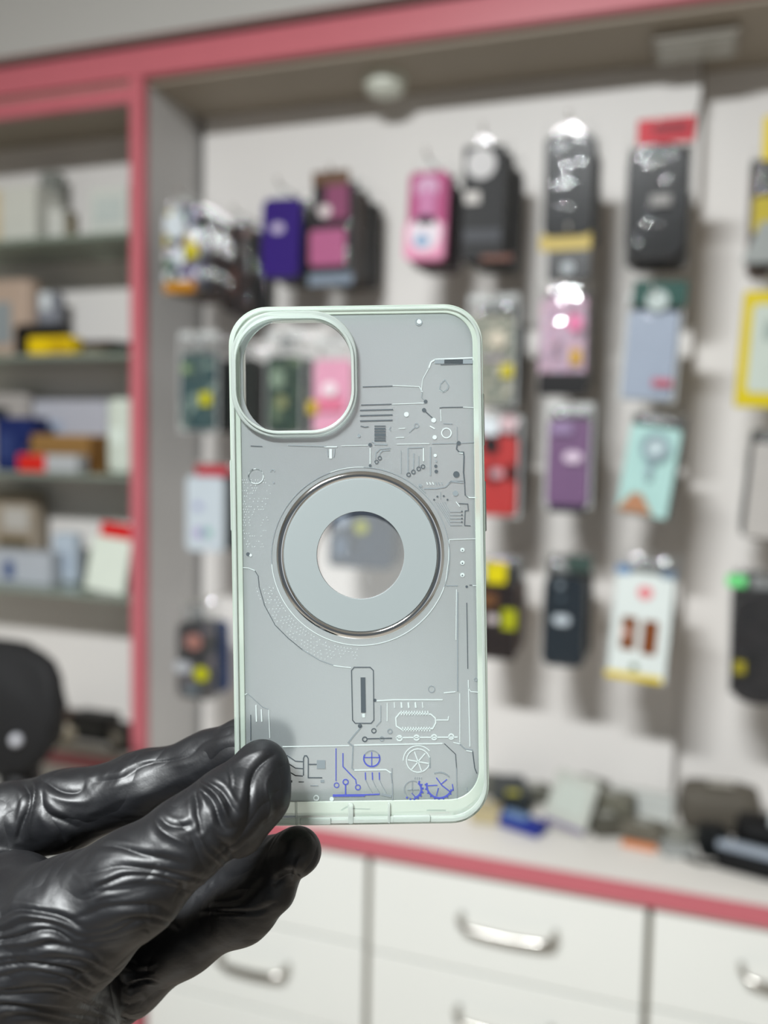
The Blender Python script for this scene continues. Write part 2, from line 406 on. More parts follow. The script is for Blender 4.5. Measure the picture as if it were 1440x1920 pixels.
REFS = ['graffiti print pack', 'dim patterned pack', 'purple phone case', 'brown headed pink pack', 'magenta and pale pink case', 'black card with white disc',
        'glossy black pack', 'red headed black bag', 'yellow printed pack at top right', 'teal floral case', 'dark case seen in the cutout', 'dark green floral case', 'soft pink case',
        'cream flower print case', 'pink glitter case', 'green headed grey-blue case', 'white box with red band', 'slate blue case in the ring', 'red spotted case', 'mauve case',
        'pale aqua card', 'pale grey pack at the edge', 'yellow stickered black pack', 'brown pack with yellow top', 'dark slate case', 'white card with brown blocks', 'black pack with green tag']
multi = pattern('graffiti_print', [(214, 222, 226), (120, 92, 140), (224, 224, 220), (60, 110, 80), (200, 180, 40), (226, 230, 236), (90, 80, 120)], 70, kind='voronoi')
tealf = pattern('teal_floral_print', [(18, 58, 62), (40, 92, 98), (20, 52, 54), (150, 170, 160)], 55)
greenf = pattern('dark_green_floral_print', [(22, 52, 42), (34, 74, 56), (20, 48, 40), (120, 140, 110)], 45)
pinkg = pattern('pink_glitter_print', [(224, 176, 200), (206, 196, 216), (236, 200, 214), (150, 130, 150)], 60)
flow = pattern('cream_flower_print', [(168, 172, 160), (90, 100, 86), (200, 196, 180), (110, 120, 104)], 50)
blackp = pattern('black_shiny_wrap', [(7, 8, 9), (12, 13, 16), (8, 8, 10), (30, 33, 38)], 40, rough=0.3)
slate = pattern('slate_case_print', [(44, 56, 74), (56, 70, 90), (30, 38, 50)], 40)
# top row
pack('phone_case_pack', 'phone case', 'multicoloured graffiti print phone case pack hanging leftmost in the top row', (308, 388, 374, 548), 1.345, multi, behind=6,
     behind_col=(70, 66, 70), decor=[('sticker', 'r', 354, 458, 374, 484, (214, 200, 30)), ('print', 'r', 312, 530, 370, 548, (196, 140, 40)), ('print', 'c', 318, 400, 350, 450, (214, 220, 224))], head_px=24)
pack('phone_case_pack', 'phone case', 'dark patterned phone case pack hanging between the graffiti one and the purple one', (418, 420, 470, 585), 1.46, pattern('dim_print', [(30, 30, 34), (60, 44, 40), (24, 28, 30), (120, 80, 70)], 40), behind=4, head_px=20)
pack('phone_case_pack', 'phone case', 'plain deep purple phone case hanging in the top row', (490, 372, 562, 520), 1.40, colmat(62, 38, 128, 0.35), behind=5, behind_col=(24, 26, 32),
     decor=[('sticker', 'c', 509, 420, 533, 437, (200, 190, 215))], head_px=22, tilt=0.03, pouch=False)
pack('phone_case_pack', 'phone case', 'pink and black printed phone case pack with brown header hanging right of the purple one', (586, 345, 662, 522), 1.40, colmat(44, 36, 42, 0.35), kind='card', behind=7, behind_col=(48, 44, 42),
     decor=[('print', 'r', 614, 350, 656, 412, (150, 84, 118)), ('print', 'r', 584, 434, 650, 498, (186, 108, 148)), ('sticker', 'c', 600, 388, 624, 408, (226, 216, 216), 1), ('print', 'r', 582, 516, 664, 534, (140, 152, 166))],
     header=((590, 326, 658, 347), (118, 90, 72)), head_px=20)
pack('phone_case_pack', 'phone case', 'magenta and pale pink phone case hanging in the top row left of the black card', (764, 322, 838, 490), 1.36, colmat(186, 74, 132, 0.35), behind=5, behind_col=(70, 62, 70),
     decor=[('print', 'c', 778, 332, 822, 374, (214, 176, 202)), ('print', 'r', 784, 360, 816, 420, (206, 140, 180), 1), ('print', 'r', 760, 420, 834, 484, (232, 170, 196)), ('print', 'c', 770, 406, 826, 470, (234, 226, 232), 1), ('print', 'c', 780, 442, 806, 462, (140, 176, 206), 2)], head_px=26, pouch=False, tilt=0.03)
pack('accessory_pack', 'phone accessory', 'black card pack with a large white disc hanging in the top row', (868, 274, 944, 486), 1.35, colmat(22, 21, 22, 0.5), kind='card', behind=8, behind_col=(20, 18, 16),
     decor=[('print', 'c', 876, 280, 929, 334, (208, 206, 206)), ('sticker', 'r', 872, 361, 900, 382, (206, 202, 198)), ('print', 'r', 870, 432, 938, 452, (58, 60, 68)), ('print', 'r', 902, 479, 960, 487, (120, 66, 44))], head_px=22, yawz=0.12, pouch=False)
pack('phone_case_pack', 'phone case', 'glossy black wrapped phone case hanging above the gold band', (1020, 254, 1110, 440), 1.33, blackp, behind=5, behind_col=(14, 14, 16), head_px=24, pouch=True, lean=0.075)
pack('accessory_pack', 'phone accessory', 'black pack with a gold band hanging just under the glossy black one', (1026, 450, 1106, 524), 1.34, colmat(12, 12, 14, 0.3), kind='card', hook=True,
     decor=[('gold_band', 'r', 1012, 440, 1108, 467, (204, 184, 104)), ('sticker', 'c', 1053, 492, 1076, 512, (190, 196, 200), 1)], head_px=6, pouch=False)
pack('accessory_pack', 'phone accessory', 'large black bagged pack with red header hanging in the top row', (1174, 272, 1288, 486), 1.35, blackp, kind='bag', thick=0.016, radius=0.03, behind=4, behind_col=(26, 26, 26),
     header=((1197, 232, 1302, 268), (204, 44, 62)), decor=[('sticker', 'r', 1220, 368, 1258, 386, (170, 168, 166)), ('print', 'r', 1226, 240, 1290, 252, (150, 22, 40), 3)], head_px=30, lean=0.07)
pack('accessory_pack', 'phone accessory', 'dark pack with yellow print hanging top right at the frame edge', (1410, 300, 1490, 500), 1.38, colmat(56, 54, 48), kind='card', behind=5, behind_col=(60, 56, 60),
     header=((1432, 222, 1480, 300), (226, 206, 30)), decor=[('print', 'r', 1412, 372, 1480, 436, (196, 180, 50)), ('print', 't', 1392, 420, 1480, 492, (166, 170, 168), 1)], head_px=26)
# second row
pack('phone_case_pack', 'phone case', 'teal floral phone case in clear pouch hanging leftmost in the second row', (338, 662, 402, 806), 1.38, tealf, behind=3, behind_col=(26, 34, 34), film=FILM2,
     decor=[('sticker', 'r', 379, 736, 399, 760, (208, 204, 30)), ('sticker', 'c', 344, 684, 362, 700, (150, 172, 130))], head_px=36)
pack('phone_case_pack', 'phone case', 'dark phone case pack hanging just left of the dark green one', (424, 672, 482, 812), 1.43, colmat(38, 42, 38), behind=3, behind_col=(46, 44, 46), head_px=30)
pack('phone_case_pack', 'phone case', 'dark green floral phone case hanging, seen through the clear case camera cutout', (500, 668, 562, 812), 1.40, greenf, behind=3, behind_col=(40, 50, 48), film=FILM2,
     decor=[('print', 'c', 512, 692, 536, 730, (150, 168, 150)), ('print', 'c', 522, 742, 541, 766, (156, 160, 120))], head_px=44)
pack('phone_case_pack', 'phone case', 'soft pink phone case hanging, seen through the clear case camera cutout', (588, 674, 658, 815), 1.39, colmat(236, 178, 202, 0.35), behind=2, behind_col=(190, 160, 170), film=FILM2, kind='card', radius=0.01,
     decor=[('sticker', 'c', 609, 718, 634, 742, (250, 240, 244), 1), ('sticker', 'r', 580, 752, 597, 776, (214, 190, 60)), ('print', 'r', 600, 748, 645, 770, (232, 140, 168))], head_px=40)
pack('phone_case_pack', 'phone case', 'cream and grey flower print phone case hanging half behind the clear case', (880, 592, 962, 757), 1.36, flow, behind=5, behind_col=(40, 44, 38), film=FILM2,
     decor=[('sticker', 'r', 941, 684, 963, 708, (208, 196, 40)), ('print', 'c', 918, 622, 952, 652, (214, 206, 190)), ('print', 'r', 906, 670, 950, 676, (180, 170, 180))], head_px=36)
pack('phone_case_pack', 'phone case', 'pink glitter phone case in shiny pouch hanging under the gold banded pack', (1012, 556, 1098, 716), 1.35, pinkg, behind=6, behind_col=(20, 18, 20), film=film_mat('shiny_film', gloss=0.16, haze=0.04, rough=0.05), kind='card', radius=0.008,
     decor=[('sticker', 'r', 1070, 656, 1090, 684, (208, 170, 50)), ('print', 'r', 1012, 700, 1100, 742, (16, 14, 16)), ('print', 'c', 1066, 590, 1092, 622, (232, 140, 180))], head_px=26)
pack('phone_case_pack', 'phone case', 'pale blue-grey phone case with green header hanging in the second row', (1172, 584, 1266, 748), 1.35, colmat(172, 182, 198, 0.3), behind=4, behind_col=(90, 94, 90), film=FILM2, kind='card', radius=0.006,
     header=((1182, 530, 1282, 572), (22, 84, 74)), decor=[('print', 'c', 1208, 546, 1248, 584, (196, 206, 204), 2), ('print', 'r', 1226, 710, 1262, 724, (200, 110, 130))], head_px=30, tilt=0.05)
pack('accessory_pack', 'phone accessory', 'yellow framed white box hanging at the right frame edge', (1386, 546, 1486, 764), 1.40, colmat(222, 204, 26, 0.4), kind='card', pouch=False, thick=0.03,
     decor=[('box_window', 'r', 1410, 572, 1480, 736, (206, 214, 206)), ('print', 'c', 1432, 600, 1450, 640, (170, 182, 176), 1)], head_px=18, tilt=0.04)
# third row
pack('accessory_pack', 'phone accessory', 'white boxed pack with red top band hanging left of the clear case', (349, 894, 418, 1034), 1.37, colmat(208, 216, 222, 0.35), kind='card', radius=0.008, behind=4, behind_col=(36, 46, 44), pouch=False,
     header=((368, 872, 430, 893), (196, 60, 76)), decor=[('print', 'c', 364, 942, 380, 956, (176, 176, 210)), ('print', 'r', 366, 990, 380, 1008, (180, 160, 206)), ('print', 'r', 382, 990, 396, 1006, (150, 196, 186))], head_px=22)
pack('phone_case_pack', 'phone case', 'slate blue phone case hanging, seen through the centre ring of the clear case', (616, 890, 734, 1066), 1.38, slate, behind=4, behind_col=(58, 52, 54), kind='card', radius=0.01,
     decor=[('sticker', 'c', 668, 976, 692, 1000, (178, 182, 60)), ('print', 'r', 630, 1006, 654, 1044, (104, 120, 140)), ('print', 'c', 632, 962, 656, 988, (170, 182, 196))], head_px=22)
pack('phone_case_pack', 'phone case', 'bright red phone case with black spots hanging right beside the clear case', (880, 818, 968, 966), 1.36, colmat(196, 38, 36, 0.35), behind=5, behind_col=(34, 30, 28), kind='card', radius=0.01,
     decor=[('print', 'c', 908, 818, 936, 850, (44, 36, 38)), ('print', 'c', 916, 872, 938, 904, (60, 30, 34)), ('print', 'c', 950, 870, 970, 900, (90, 30, 30)), ('sticker', 'c', 922, 878, 946, 896, (214, 170, 176), 1), ('print', 'r', 884, 782, 936, 816, (226, 232, 236)), ('print', 'c', 938, 778, 972, 812, (214, 190, 194), 1)], head_px=34, film=FILM2)
pack('phone_case_pack', 'phone case', 'mauve phone case in clear pouch hanging in the third row', (1026, 786, 1104, 948), 1.34, colmat(128, 90, 134, 0.35), behind=6, behind_col=(34, 36, 34), kind='card', radius=0.008, film=FILM2,
     decor=[('sticker', 'c', 1058, 846, 1092, 868, (222, 206, 222)), ('print', 'r', 1036, 794, 1074, 814, (168, 148, 182)), ('print', 'r', 1030, 946, 1098, 962, (36, 40, 50))], head_px=26)
pack('accessory_pack', 'phone accessory', 'pale aqua card showing a round grey charger hanging in the third row', (1168, 800, 1264, 968), 1.34, colmat(190, 222, 218, 0.4), kind='card', tilt=0.13, radius=0.004,
     decor=[('print', 'o', 1196, 812, 1250, 866, (150, 168, 178)), ('print', 'c', 1207, 822, 1240, 856, (200, 214, 218), 1), ('print', 'r', 1212, 866, 1222, 900, (160, 178, 186)), ('print', 't', 1166, 925, 1234, 964, (190, 144, 112))], behind=4, behind_col=(120, 116, 104), head_px=26)
pack('phone_case_pack', 'phone case', 'pale grey wide pack hanging at the right frame edge below the yellow box', (1404, 832, 1480, 1010), 1.36, colmat(196, 192, 188), kind='card', behind=7, behind_col=(58, 58, 54), head_px=24, tilt=0.06)
# fourth row
pack('phone_case_pack', 'phone case', 'black phone case pack with a yellow sticker hanging lowest at the left', (332, 1170, 398, 1310), 1.36, pattern('black_print', [(22, 22, 26), (30, 28, 34), (20, 22, 26), (130, 120, 130)], 45), behind=3, behind_col=(24, 70, 130),
     decor=[('sticker', 'c', 368, 1248, 394, 1276, (204, 204, 20)), ('sticker', 'c', 330, 1236, 362, 1262, (190, 192, 196)), ('print', 'c', 352, 1186, 382, 1218, (176, 130, 120)), ('print', 'c', 348, 1282, 378, 1302, (120, 130, 136))], head_px=44, film=film_mat('shiny_film'))
pack('accessory_pack', 'phone accessory', 'dark brown pack with yellow top hanging right beside the clear case', (890, 1096, 966, 1236), 1.36, colmat(36, 24, 24, 0.35), kind='card', behind=5, behind_col=(60, 46, 36),
     decor=[('print', 'r', 914, 1050, 950, 1094, (222, 210, 20)), ('sticker', 'r', 943, 1140, 969, 1180, (180, 184, 30)), ('sticker', 'c', 913, 1150, 936, 1168, (206, 196, 196)), ('print', 'r', 900, 1108, 934, 1138, (120, 84, 56))], head_px=44)
pack('phone_case_pack', 'phone case', 'dark slate phone case in clear pouch hanging left of the white card', (1018, 1082, 1094, 1250), 1.34, colmat(32, 44, 54, 0.3), behind=6, behind_col=(34, 44, 42), kind='card', radius=0.014,
     decor=[('sticker', 'c', 1038, 1150, 1070, 1172, (196, 204, 210)), ('print', 'c', 1046, 1090, 1058, 1102, (150, 160, 168)), ('print', 'c', 1048, 1114, 1060, 1126, (90, 104, 114))], header=((1066, 1040, 1110, 1072), (70, 90, 84)), head_px=34)
pack('accessory_pack', 'phone accessory', 'white card pack with two brown rounded blocks hanging at the lower right', (1146, 1076, 1256, 1278), 1.33, colmat(226, 232, 230, 0.4), kind='card', tilt=0.055, radius=0.003, behind=4, behind_col=(110, 112, 104), pouch=False,
     decor=[('print', 'c', 1192, 1098, 1220, 1124, (232, 150, 156)), ('print', 'r', 1166, 1156, 1192, 1220, (140, 84, 44)), ('print', 'r', 1206, 1162, 1232, 1228, (140, 80, 40)), ('print', 'r', 1166, 1178, 1180, 1194, (220, 190, 180), 1),
            ('bottom_band', 'r', 1140, 1258, 1246, 1281, (228, 206, 30)), ('print', 'c', 1186, 1244, 1200, 1258, (110, 130, 100), 1), ('print', 'r', 1150, 1060, 1176, 1078, (110, 150, 190)), ('print', 'r', 1234, 1066, 1262, 1084, (120, 140, 160))], head_px=30)
pack('accessory_pack', 'phone accessory', 'black rounded pack with a pale green tag hanging lowest at the right edge', (1372, 1116, 1480, 1322), 1.36, pattern('charcoal_bag', [(34, 32, 34), (50, 48, 50), (28, 28, 30)], 40), kind='bag', radius=0.03, thick=0.02, behind=4, behind_col=(70, 72, 76),
     decor=[('tag', 'r', 1362, 1076, 1398, 1100, (130, 226, 150)), ('print', 'r', 1376, 1236, 1396, 1262, (170, 160, 50))], head_px=40)

# ------------------------------------------------------------------ goods on the counter
def counter_pt(u, v, z=None):
    z = z_cnt if z is None else z
    r = ray(u, v); return CAM + r*((z-H)/r.z)
def lying(name, desc, cat, u, v, w, d, hgt, col, rz=0.0, zoff=0.0, m=None, extra=None, bev=0.004, group=None):
    p = counter_pt(u, v); rr_ = math.hypot(w, d)/2*0.9 if abs(rz) > 0.15 else d/2+0.01
    t = thing(name, desc, cat, (p.x, min(p.y, YB-0.004-rr_), z_cnt+zoff+0.0005), (0, 0, rz), group)
    link_mesh('body', B(-w/2, w/2, -d/2, d/2, 0, hgt, bev=min(bev, hgt*0.45)), m or colmat(*col), t)
    for e in (extra or []):
        nm, x0, x1, y0, y1, hh, c2 = e
        mm = c2 if not isinstance(c2, tuple) else colmat(*c2)
        link_mesh(nm, B(x0, x1, y0, y1, hgt, hgt+hh, bev=min(0.003, hh*0.4)), mm, t)
    return t
lying('accessory_pack', 'dark pouch with a yellow dot lying on the counter beside the clear case', 'phone accessory', 955, 1508, 0.06, 0.10, 0.035, (58, 64, 66), 0.3, extra=[('sticker', -0.01, 0.012, -0.045, -0.028, 0.001, (196, 190, 40))])
lying('box', 'small cream box lying on the counter at the corner of the clear case', 'box', 912, 1535, 0.05, 0.05, 0.022, (196, 184, 150), 0.1)
lying('accessory_pack', 'flat blue pack lying on the counter in front of the white pouch', 'phone accessory', 975, 1553, 0.085, 0.035, 0.018, (36, 54, 150), -0.35, extra=[('clear_window', -0.03, 0.015, -0.013, 0.013, 0.003, (130, 160, 200))])
# leaning white pouch
p = counter_pt(1050, 1568)
t = thing('accessory_pack', 'white square pouch leaning upright on the counter behind the blue pack', 'phone accessory', (p.x, p.y+0.01, z_cnt), (math.radians(-28), math.radians(10), -0.15))
link_mesh('pouch', rbox(0.072, 0.092, 0.006, -0.004, 0.010, 0, 0.052, bev=0.002), colmat(186, 188, 180), t)
link_mesh('label_panel', rbox(0.05, 0.05, 0.004, -0.0055, -0.004, 0, 0.058), colmat(190, 196, 188), t)
link_mesh('edge_strip', rbox(0.068, 0.008, 0.002, -0.0055, -0.004, 0, 0.013), colmat(120, 100, 140), t)
greys = [(1105, 1515, (108, 106, 94), 0.06, 0.05, 0.05), (1145, 1540, (126, 124, 110), 0.075, 0.05, 0.05), (1135, 1560, (96, 94, 84), 0.055, 0.05, 0.03), (1205, 1572, (120, 116, 104), 0.07, 0.05, 0.028),
         (930, 1482, (120, 120, 110), 0.06, 0.05, 0.03), (1010, 1482, (104, 104, 94), 0.06, 0.05, 0.025), (1270, 1580, (150, 150, 142), 0.05, 0.05, 0.02), (1092, 1505, (88, 104, 96), 0.04, 0.03, 0.04)]
glb = ['upright grey-green pouch', 'grey bubble-wrapped pouch', 'small dark grey pouch', 'flat olive-grey pouch', 'grey pouch against the back board', 'dark grey pouch against the back board', 'small pale grey pouch', 'dark teal pouch']
gwh = ['right of the white square pouch', 'in the middle of the counter clutter', 'in front of the bubble-wrapped one', 'above the orange strip', 'beside the clear case corner', 'behind the white square pouch', 'in front of the dark board gap', 'just behind the white square pouch edge']
for (u, v, cc, w, d, h), a, b in zip(greys, glb, gwh):
    lying('pouch', '%s lying on the counter %s' % (a, b), 'pouch', u, v, w, d, h, cc, random.uniform(-0.5, 0.5), bev=0.01, extra=[('label_panel', -0.012, 0.012, -0.01, 0.01, 0.001, (176, 176, 168))])
lying('box', 'white box lying on the counter against the back board, left of the gap', 'box', 1205, 1532, 0.10, 0.03, 0.045, (212, 214, 210), -0.05)
lying('accessory_pack', 'small orange strip pack lying at the front of the counter clutter', 'phone accessory', 1198, 1590, 0.055, 0.016, 0.008, (226, 160, 118), -0.1)
lying('pouch', 'small clear silver pouch lying right of the orange strip', 'pouch', 1268, 1600, 0.05, 0.04, 0.012, (176, 178, 176), 0.3)
lying('bag', 'large grey mesh bag slumped on the counter at the right', 'bag', 1345, 1540, 0.13, 0.07, 0.08, (112, 106, 96), 0.1, bev=0.03, extra=[('sticker', -0.02, 0.02, -0.02, 0.0, 0.001, (190, 186, 176))])
lying('charger', 'black charger lying on the counter in front of the grey mesh bag', 'charger', 1335, 1602, 0.045, 0.045, 0.045, (16, 20, 22), 0.2, bev=0.012)
lying('bag', 'black bag lying on the counter at the right frame edge', 'bag', 1440, 1606, 0.10, 0.06, 0.06, (16, 16, 17), -0.1, bev=0.02, extra=[('white_flap', 0.0, 0.06, -0.03, 0.02, 0.004, (216, 220, 222))])
lying('accessory_pack', 'black blister pack with a shiny clear front lying at the counter front right', 'phone accessory', 1400, 1632, 0.085, 0.045, 0.022, (14, 14, 15), -0.25, bev=0.008, extra=[('clear_blister', -0.045, 0.05, 0.0, 0.018, 0.012, (176, 184, 194, 0.15))])
bm = T([counter_pt(1260, 1600)+Vector((0, 0, 0.004)), counter_pt(1310, 1622)+Vector((0, 0, 0.004)), counter_pt(1350, 1625)+Vector((0, 0, 0.004)), counter_pt(1375, 1632)+Vector((0, 0, 0.004))], 0.004, 8)
tag(link_mesh('cable', bm, colmat(60, 58, 52)), 'short dark cable lying on the counter in front of the black charger', 'cable')

# ------------------------------------------------------------------ goods on the glass shelves
def onshelf(name, desc, cat, u0, u1, v0, shelf, Y, col, d=0.05, bev=0.003, extra=(), rz=0.0):
    zb = SH[shelf] if shelf < 4 else z_ledge
    vm = v0; a = at(u0, vm, Y); b = at(u1, vm, Y)
    h = max(0.01, a.z*0.5+b.z*0.5-zb)
    t = thing(name, desc, cat, ((a.x+b.x)/2, Y+d/2, zb), (0, 0, rz)); w = b.x-a.x
    m = colmat(*col) if isinstance(col, tuple) else col
    link_mesh('body', B(-w/2, w/2, -d/2, d/2, 0.0003, h, bev=min(bev, h*0.45)), m, t)
    for nm, fx0, fx1, fz0, fz1, c2 in extra:
        link_mesh(nm, B(-w/2+fx0*w, -w/2+fx1*w, -d/2-0.0012, -d/2+0.0002, fz0*h, fz1*h), colmat(*c2), t)
    return t
onshelf('box', 'tall white carton on the top glass shelf at the left frame edge', 'box', -40, 66, 350, 0, 1.44, (214, 214, 206), 0.08, extra=[('cream_side', 0.0, 0.4, 0.05, 0.95, (214, 200, 172))])
onshelf('jar', 'small white tub on the top glass shelf between the cartons', 'jar', 84, 116, 384, 0, 1.43, (212, 212, 206), 0.035, bev=0.010, extra=[('lid', 0.0, 1.0, 0.86, 1.0, (190, 190, 184))])
onshelf('bottle', 'small olive bottle on the top glass shelf right of the white tub', 'bottle', 120, 136, 396, 0, 1.44, (136, 126, 104), 0.02, bev=0.007, extra=[('cap', 0.2, 0.8, 0.85, 1.0, (90, 84, 70))])
onshelf('box', 'white carton on the top glass shelf beside the pink post', 'box', 166, 240, 350, 0, 1.43, (212, 214, 208), 0.07, extra=[('label_panel', 0.15, 0.85, 0.3, 0.8, (200, 206, 202))])
onshelf('box', 'grey upright box at the back of the top glass shelf', 'box', 74, 106, 322, 0, 1.51, (150, 152, 146), 0.03, extra=[('label_panel', 0.1, 0.9, 0.2, 0.6, (164, 166, 160))])
onshelf('slab', 'dark red-brown tray lying on the second glass shelf back, under the top shelf', 'slab', 30, 215, 640, 1, 1.50, (60, 30, 24), 0.05)  # thin dark red-brown block at the back of the shelf
onshelf('spray_bottle', 'grey spray bottle with white top on the second glass shelf', 'bottle', 66, 104, 545, 1, 1.49, (150, 152, 160), 0.035, bev=0.012, extra=[('nozzle', 0.25, 0.75, 0.72, 0.98, (222, 226, 228))])
onshelf('bag', 'beige folded bag on the second glass shelf at the frame edge', 'bag', -30, 54, 520, 1, 1.47, (196, 176, 160), 0.05, bev=0.02, extra=[('clear_panel', 0.2, 0.6, 0.2, 0.7, (160, 166, 168))])
onshelf('charger', 'black charger on the second glass shelf behind the yellow pack', 'charger', 24, 112, 606, 1, 1.45, (26, 26, 24), 0.03, bev=0.01, extra=[('plug', 0.4, 0.6, 0.3, 0.7, (50, 50, 48))])
onshelf('accessory_pack', 'bright yellow pack lying on the second glass shelf', 'phone accessory', 50, 134, 630, 1, 1.40, (232, 204, 10), 0.035, bev=0.006, extra=[('label_panel', 0.5, 0.95, 0.1, 0.8, (204, 174, 10))])
onshelf('adapter', 'dark green adapter on the second glass shelf beside the pink post', 'adapter', 202, 240, 640, 1, 1.42, (30, 34, 26), 0.03, bev=0.007, extra=[('plug', 0.3, 0.5, 0.3, 0.7, (60, 62, 56))])
onshelf('pouch', 'small olive pouch on the second glass shelf left of the adapter', 'pouch', 150, 192, 651, 1, 1.42, (112, 106, 84), 0.03, bev=0.005, extra=[('label_panel', 0.2, 0.8, 0.2, 0.8, (140, 136, 118))])
onshelf('box', 'navy blue box on the third glass shelf at the left', 'box', -10, 60, 782, 2, 1.44, (34, 50, 110), 0.05, extra=[('label_panel', 0.1, 0.5, 0.2, 0.7, (60, 76, 130))])
onshelf('bag', 'crumpled white and grey bag behind the navy box on the third glass shelf', 'bag', -20, 50, 735, 2, 1.515, (186, 180, 176), 0.04, bev=0.015, extra=[('dark_print', 0.1, 0.5, 0.6, 0.8, (60, 64, 66))])
onshelf('box', 'brown cardboard box on the third glass shelf', 'box', 50, 192, 815, 2, 1.44, (166, 130, 78), 0.07, extra=[('dark_end', 0.84, 1.0, 0.05, 0.95, (110, 76, 36)), ('tape', 0.0, 0.84, 0.62, 0.68, (140, 106, 58))])
onshelf('box', 'small red and white box in front of the cardboard box on the third shelf', 'box', 34, 144, 852, 2, 1.395, (188, 190, 192), 0.035, extra=[('red_end', 0.0, 0.47, 0.02, 0.98, (216, 46, 34))])
onshelf('bag', 'pale translucent bag on the third glass shelf beside the pink post', 'bag', 198, 243, 745, 2, 1.42, (214, 220, 210), 0.05, bev=0.014, extra=[('painted_sheen', 0.2, 0.7, 0.4, 0.6, (226, 234, 226))])  # paler front patch paints a sheen onto the bag
onshelf('box', 'white and lavender carton at the back of the third glass shelf', 'box', 62, 200, 750, 2, 1.525, (198, 198, 206), 0.03, extra=[('label_panel', 0.1, 0.4, 0.2, 0.7, (180, 190, 208))])
onshelf('box', 'long pale grey box with a blue mark on the lowest glass shelf', 'box', -40, 94, 1034, 3, 1.43, (192, 196, 202), 0.06, extra=[('blue_mark', 0.36, 0.5, 0.15, 0.7, (84, 106, 150))])
onshelf('bag', 'brown and white printed bag on the lowest glass shelf at the frame edge', 'bag', -30, 62, 920, 3, 1.505, (176, 164, 148), 0.05, bev=0.02, extra=[('label_panel', 0.3, 0.9, 0.3, 0.45, (110, 96, 64)), ('label_panel', 0.4, 0.9, 0.55, 0.8, (200, 196, 190))])
onshelf('pouch', 'clear blueish pouch on the lowest glass shelf behind the long grey box', 'pouch', 96, 140, 1000, 3, 1.47, (196, 206, 216), 0.03, bev=0.01, extra=[('label_panel', 0.2, 0.8, 0.2, 0.6, (184, 196, 210))])
# leaning white pad with red top
pa = at(194, 1140, 1.405)
t = thing('notepad', 'white pad with a bright red top band leaning against the pink post', 'notepad', (pa.x+0.004, 1.40, SH[3]+0.0055), (math.radians(-9), math.radians(5), 0))
hgt = at(194, 1012, 1.405).z - SH[3]
link_mesh('pages', rbox(0.088, hgt, 0.002, 0, 0.008, 0, hgt/2, bev=0.0005), colmat(226, 232, 222), t)
link_mesh('red_band', rbox(0.072, 0.028, 0.002, 0, 0.009, 0.006, hgt+0.014, bev=0.0005), colmat(214, 24, 26), t)
# ledge clutter
onshelf('box', 'cream box on the left ledge beside the black chair', 'box', 58, 124, 1370, 4, 1.42, (206, 196, 176), 0.05, extra=[('label_panel', 0.2, 0.7, 0.3, 0.7, (214, 206, 190))])
onshelf('speaker', 'black angular speaker on the left ledge', 'speaker', 128, 200, 1342, 4, 1.45, (28, 27, 25), 0.05, bev=0.008, extra=[('grille', 0.15, 0.85, 0.2, 0.8, (46, 45, 42))])
onshelf('charger', 'dark coiled charger on the left ledge beside the pink post', 'charger', 200, 243, 1362, 4, 1.42, (52, 48, 42), 0.04, bev=0.01, extra=[('sticker', 0.2, 0.6, 0.3, 0.7, (140, 134, 122))])
onshelf('pouch', 'brown flat pouch on the left ledge behind the cream box', 'pouch', 84, 136, 1335, 4, 1.50, (84, 66, 54), 0.04, bev=0.008, extra=[('label_panel', 0.2, 0.6, 0.3, 0.6, (120, 96, 80))])
# chair
cp = at(20, 1290, 1.02)
ch = thing('office_chair', 'black office chair with rounded backrest at the left frame edge', 'chair', (cp.x-0.05, cp.y, 0))
BLK = mat('black_mesh_fabric', rgb(12, 12, 14), 0.8, bump=0.3, scale=300); BPL = mat('black_chair_plastic', rgb(22, 22, 24), 0.4)
zt = at(60, 1216, 1.02).z; x1 = at(118, 1280, 1.02).x-(cp.x-0.05)
bm = bmesh.new(); hw = x1; hh = 0.10
n = 16; G = []
prof = [(t_/12.0) for t_ in range(13)]
pts = []
for i in range(33):
    a = math.pi*2*i/32
    cx_, cz_ = math.cos(a), math.sin(a)
    k = (abs(cx_)**4+abs(cz_)**4)**(-0.25)
    pts.append((cx_*k*hw*(1.0 if cz_ > 0 else 1-0.38*abs(cz_*k)**1.2), cz_*k*hh))
prism_xz(bm, pts[:-1], 0, 0.035, 0, zt-hh, bev=0.012)
for v in bm.verts: v.co.y += -1.2*(v.co.x**2)
link_mesh('backrest', bm, BLK, ch, smooth=True)
link_mesh('spine', T([(0.03, 0.03, zt-2*hh+0.06), (0.03, 0.05, zt-0.30), (0.02, 0.02, 0.48), (0, -0.10, 0.44)], [0.03, 0.034, 0.03, 0.02], 12), BPL, ch, smooth=True)
kp = at(26, 1390, 1.0); kb = bmesh.new(); bmesh.ops.create_uvsphere(kb, u_segments=14, v_segments=10, radius=0.009)
link_mesh('knob', kb, mat('pale_knob', rgb(190, 190, 196), 0.3), ch, smooth=True, loc=(kp.x-ch.location.x, kp.y-ch.location.y+0.005, kp.z))
bm = rbox(0.44, 0.42, 0.08, 0, 0.07); bmesh.ops.rotate(bm, cent=(0, 0, 0), matrix=Matrix.Rotation(-math.pi/2, 3, 'X'), verts=bm.verts[:])
bmesh.ops.translate(bm, vec=(0, -0.2, 0.52), verts=bm.verts[:])
link_mesh('seat', bm, BLK, ch)
link_mesh('pedestal', T([(0, -0.2, 0.08), (0, -0.2, 0.44)], 0.025, 14), STEEL, ch, smooth=True)
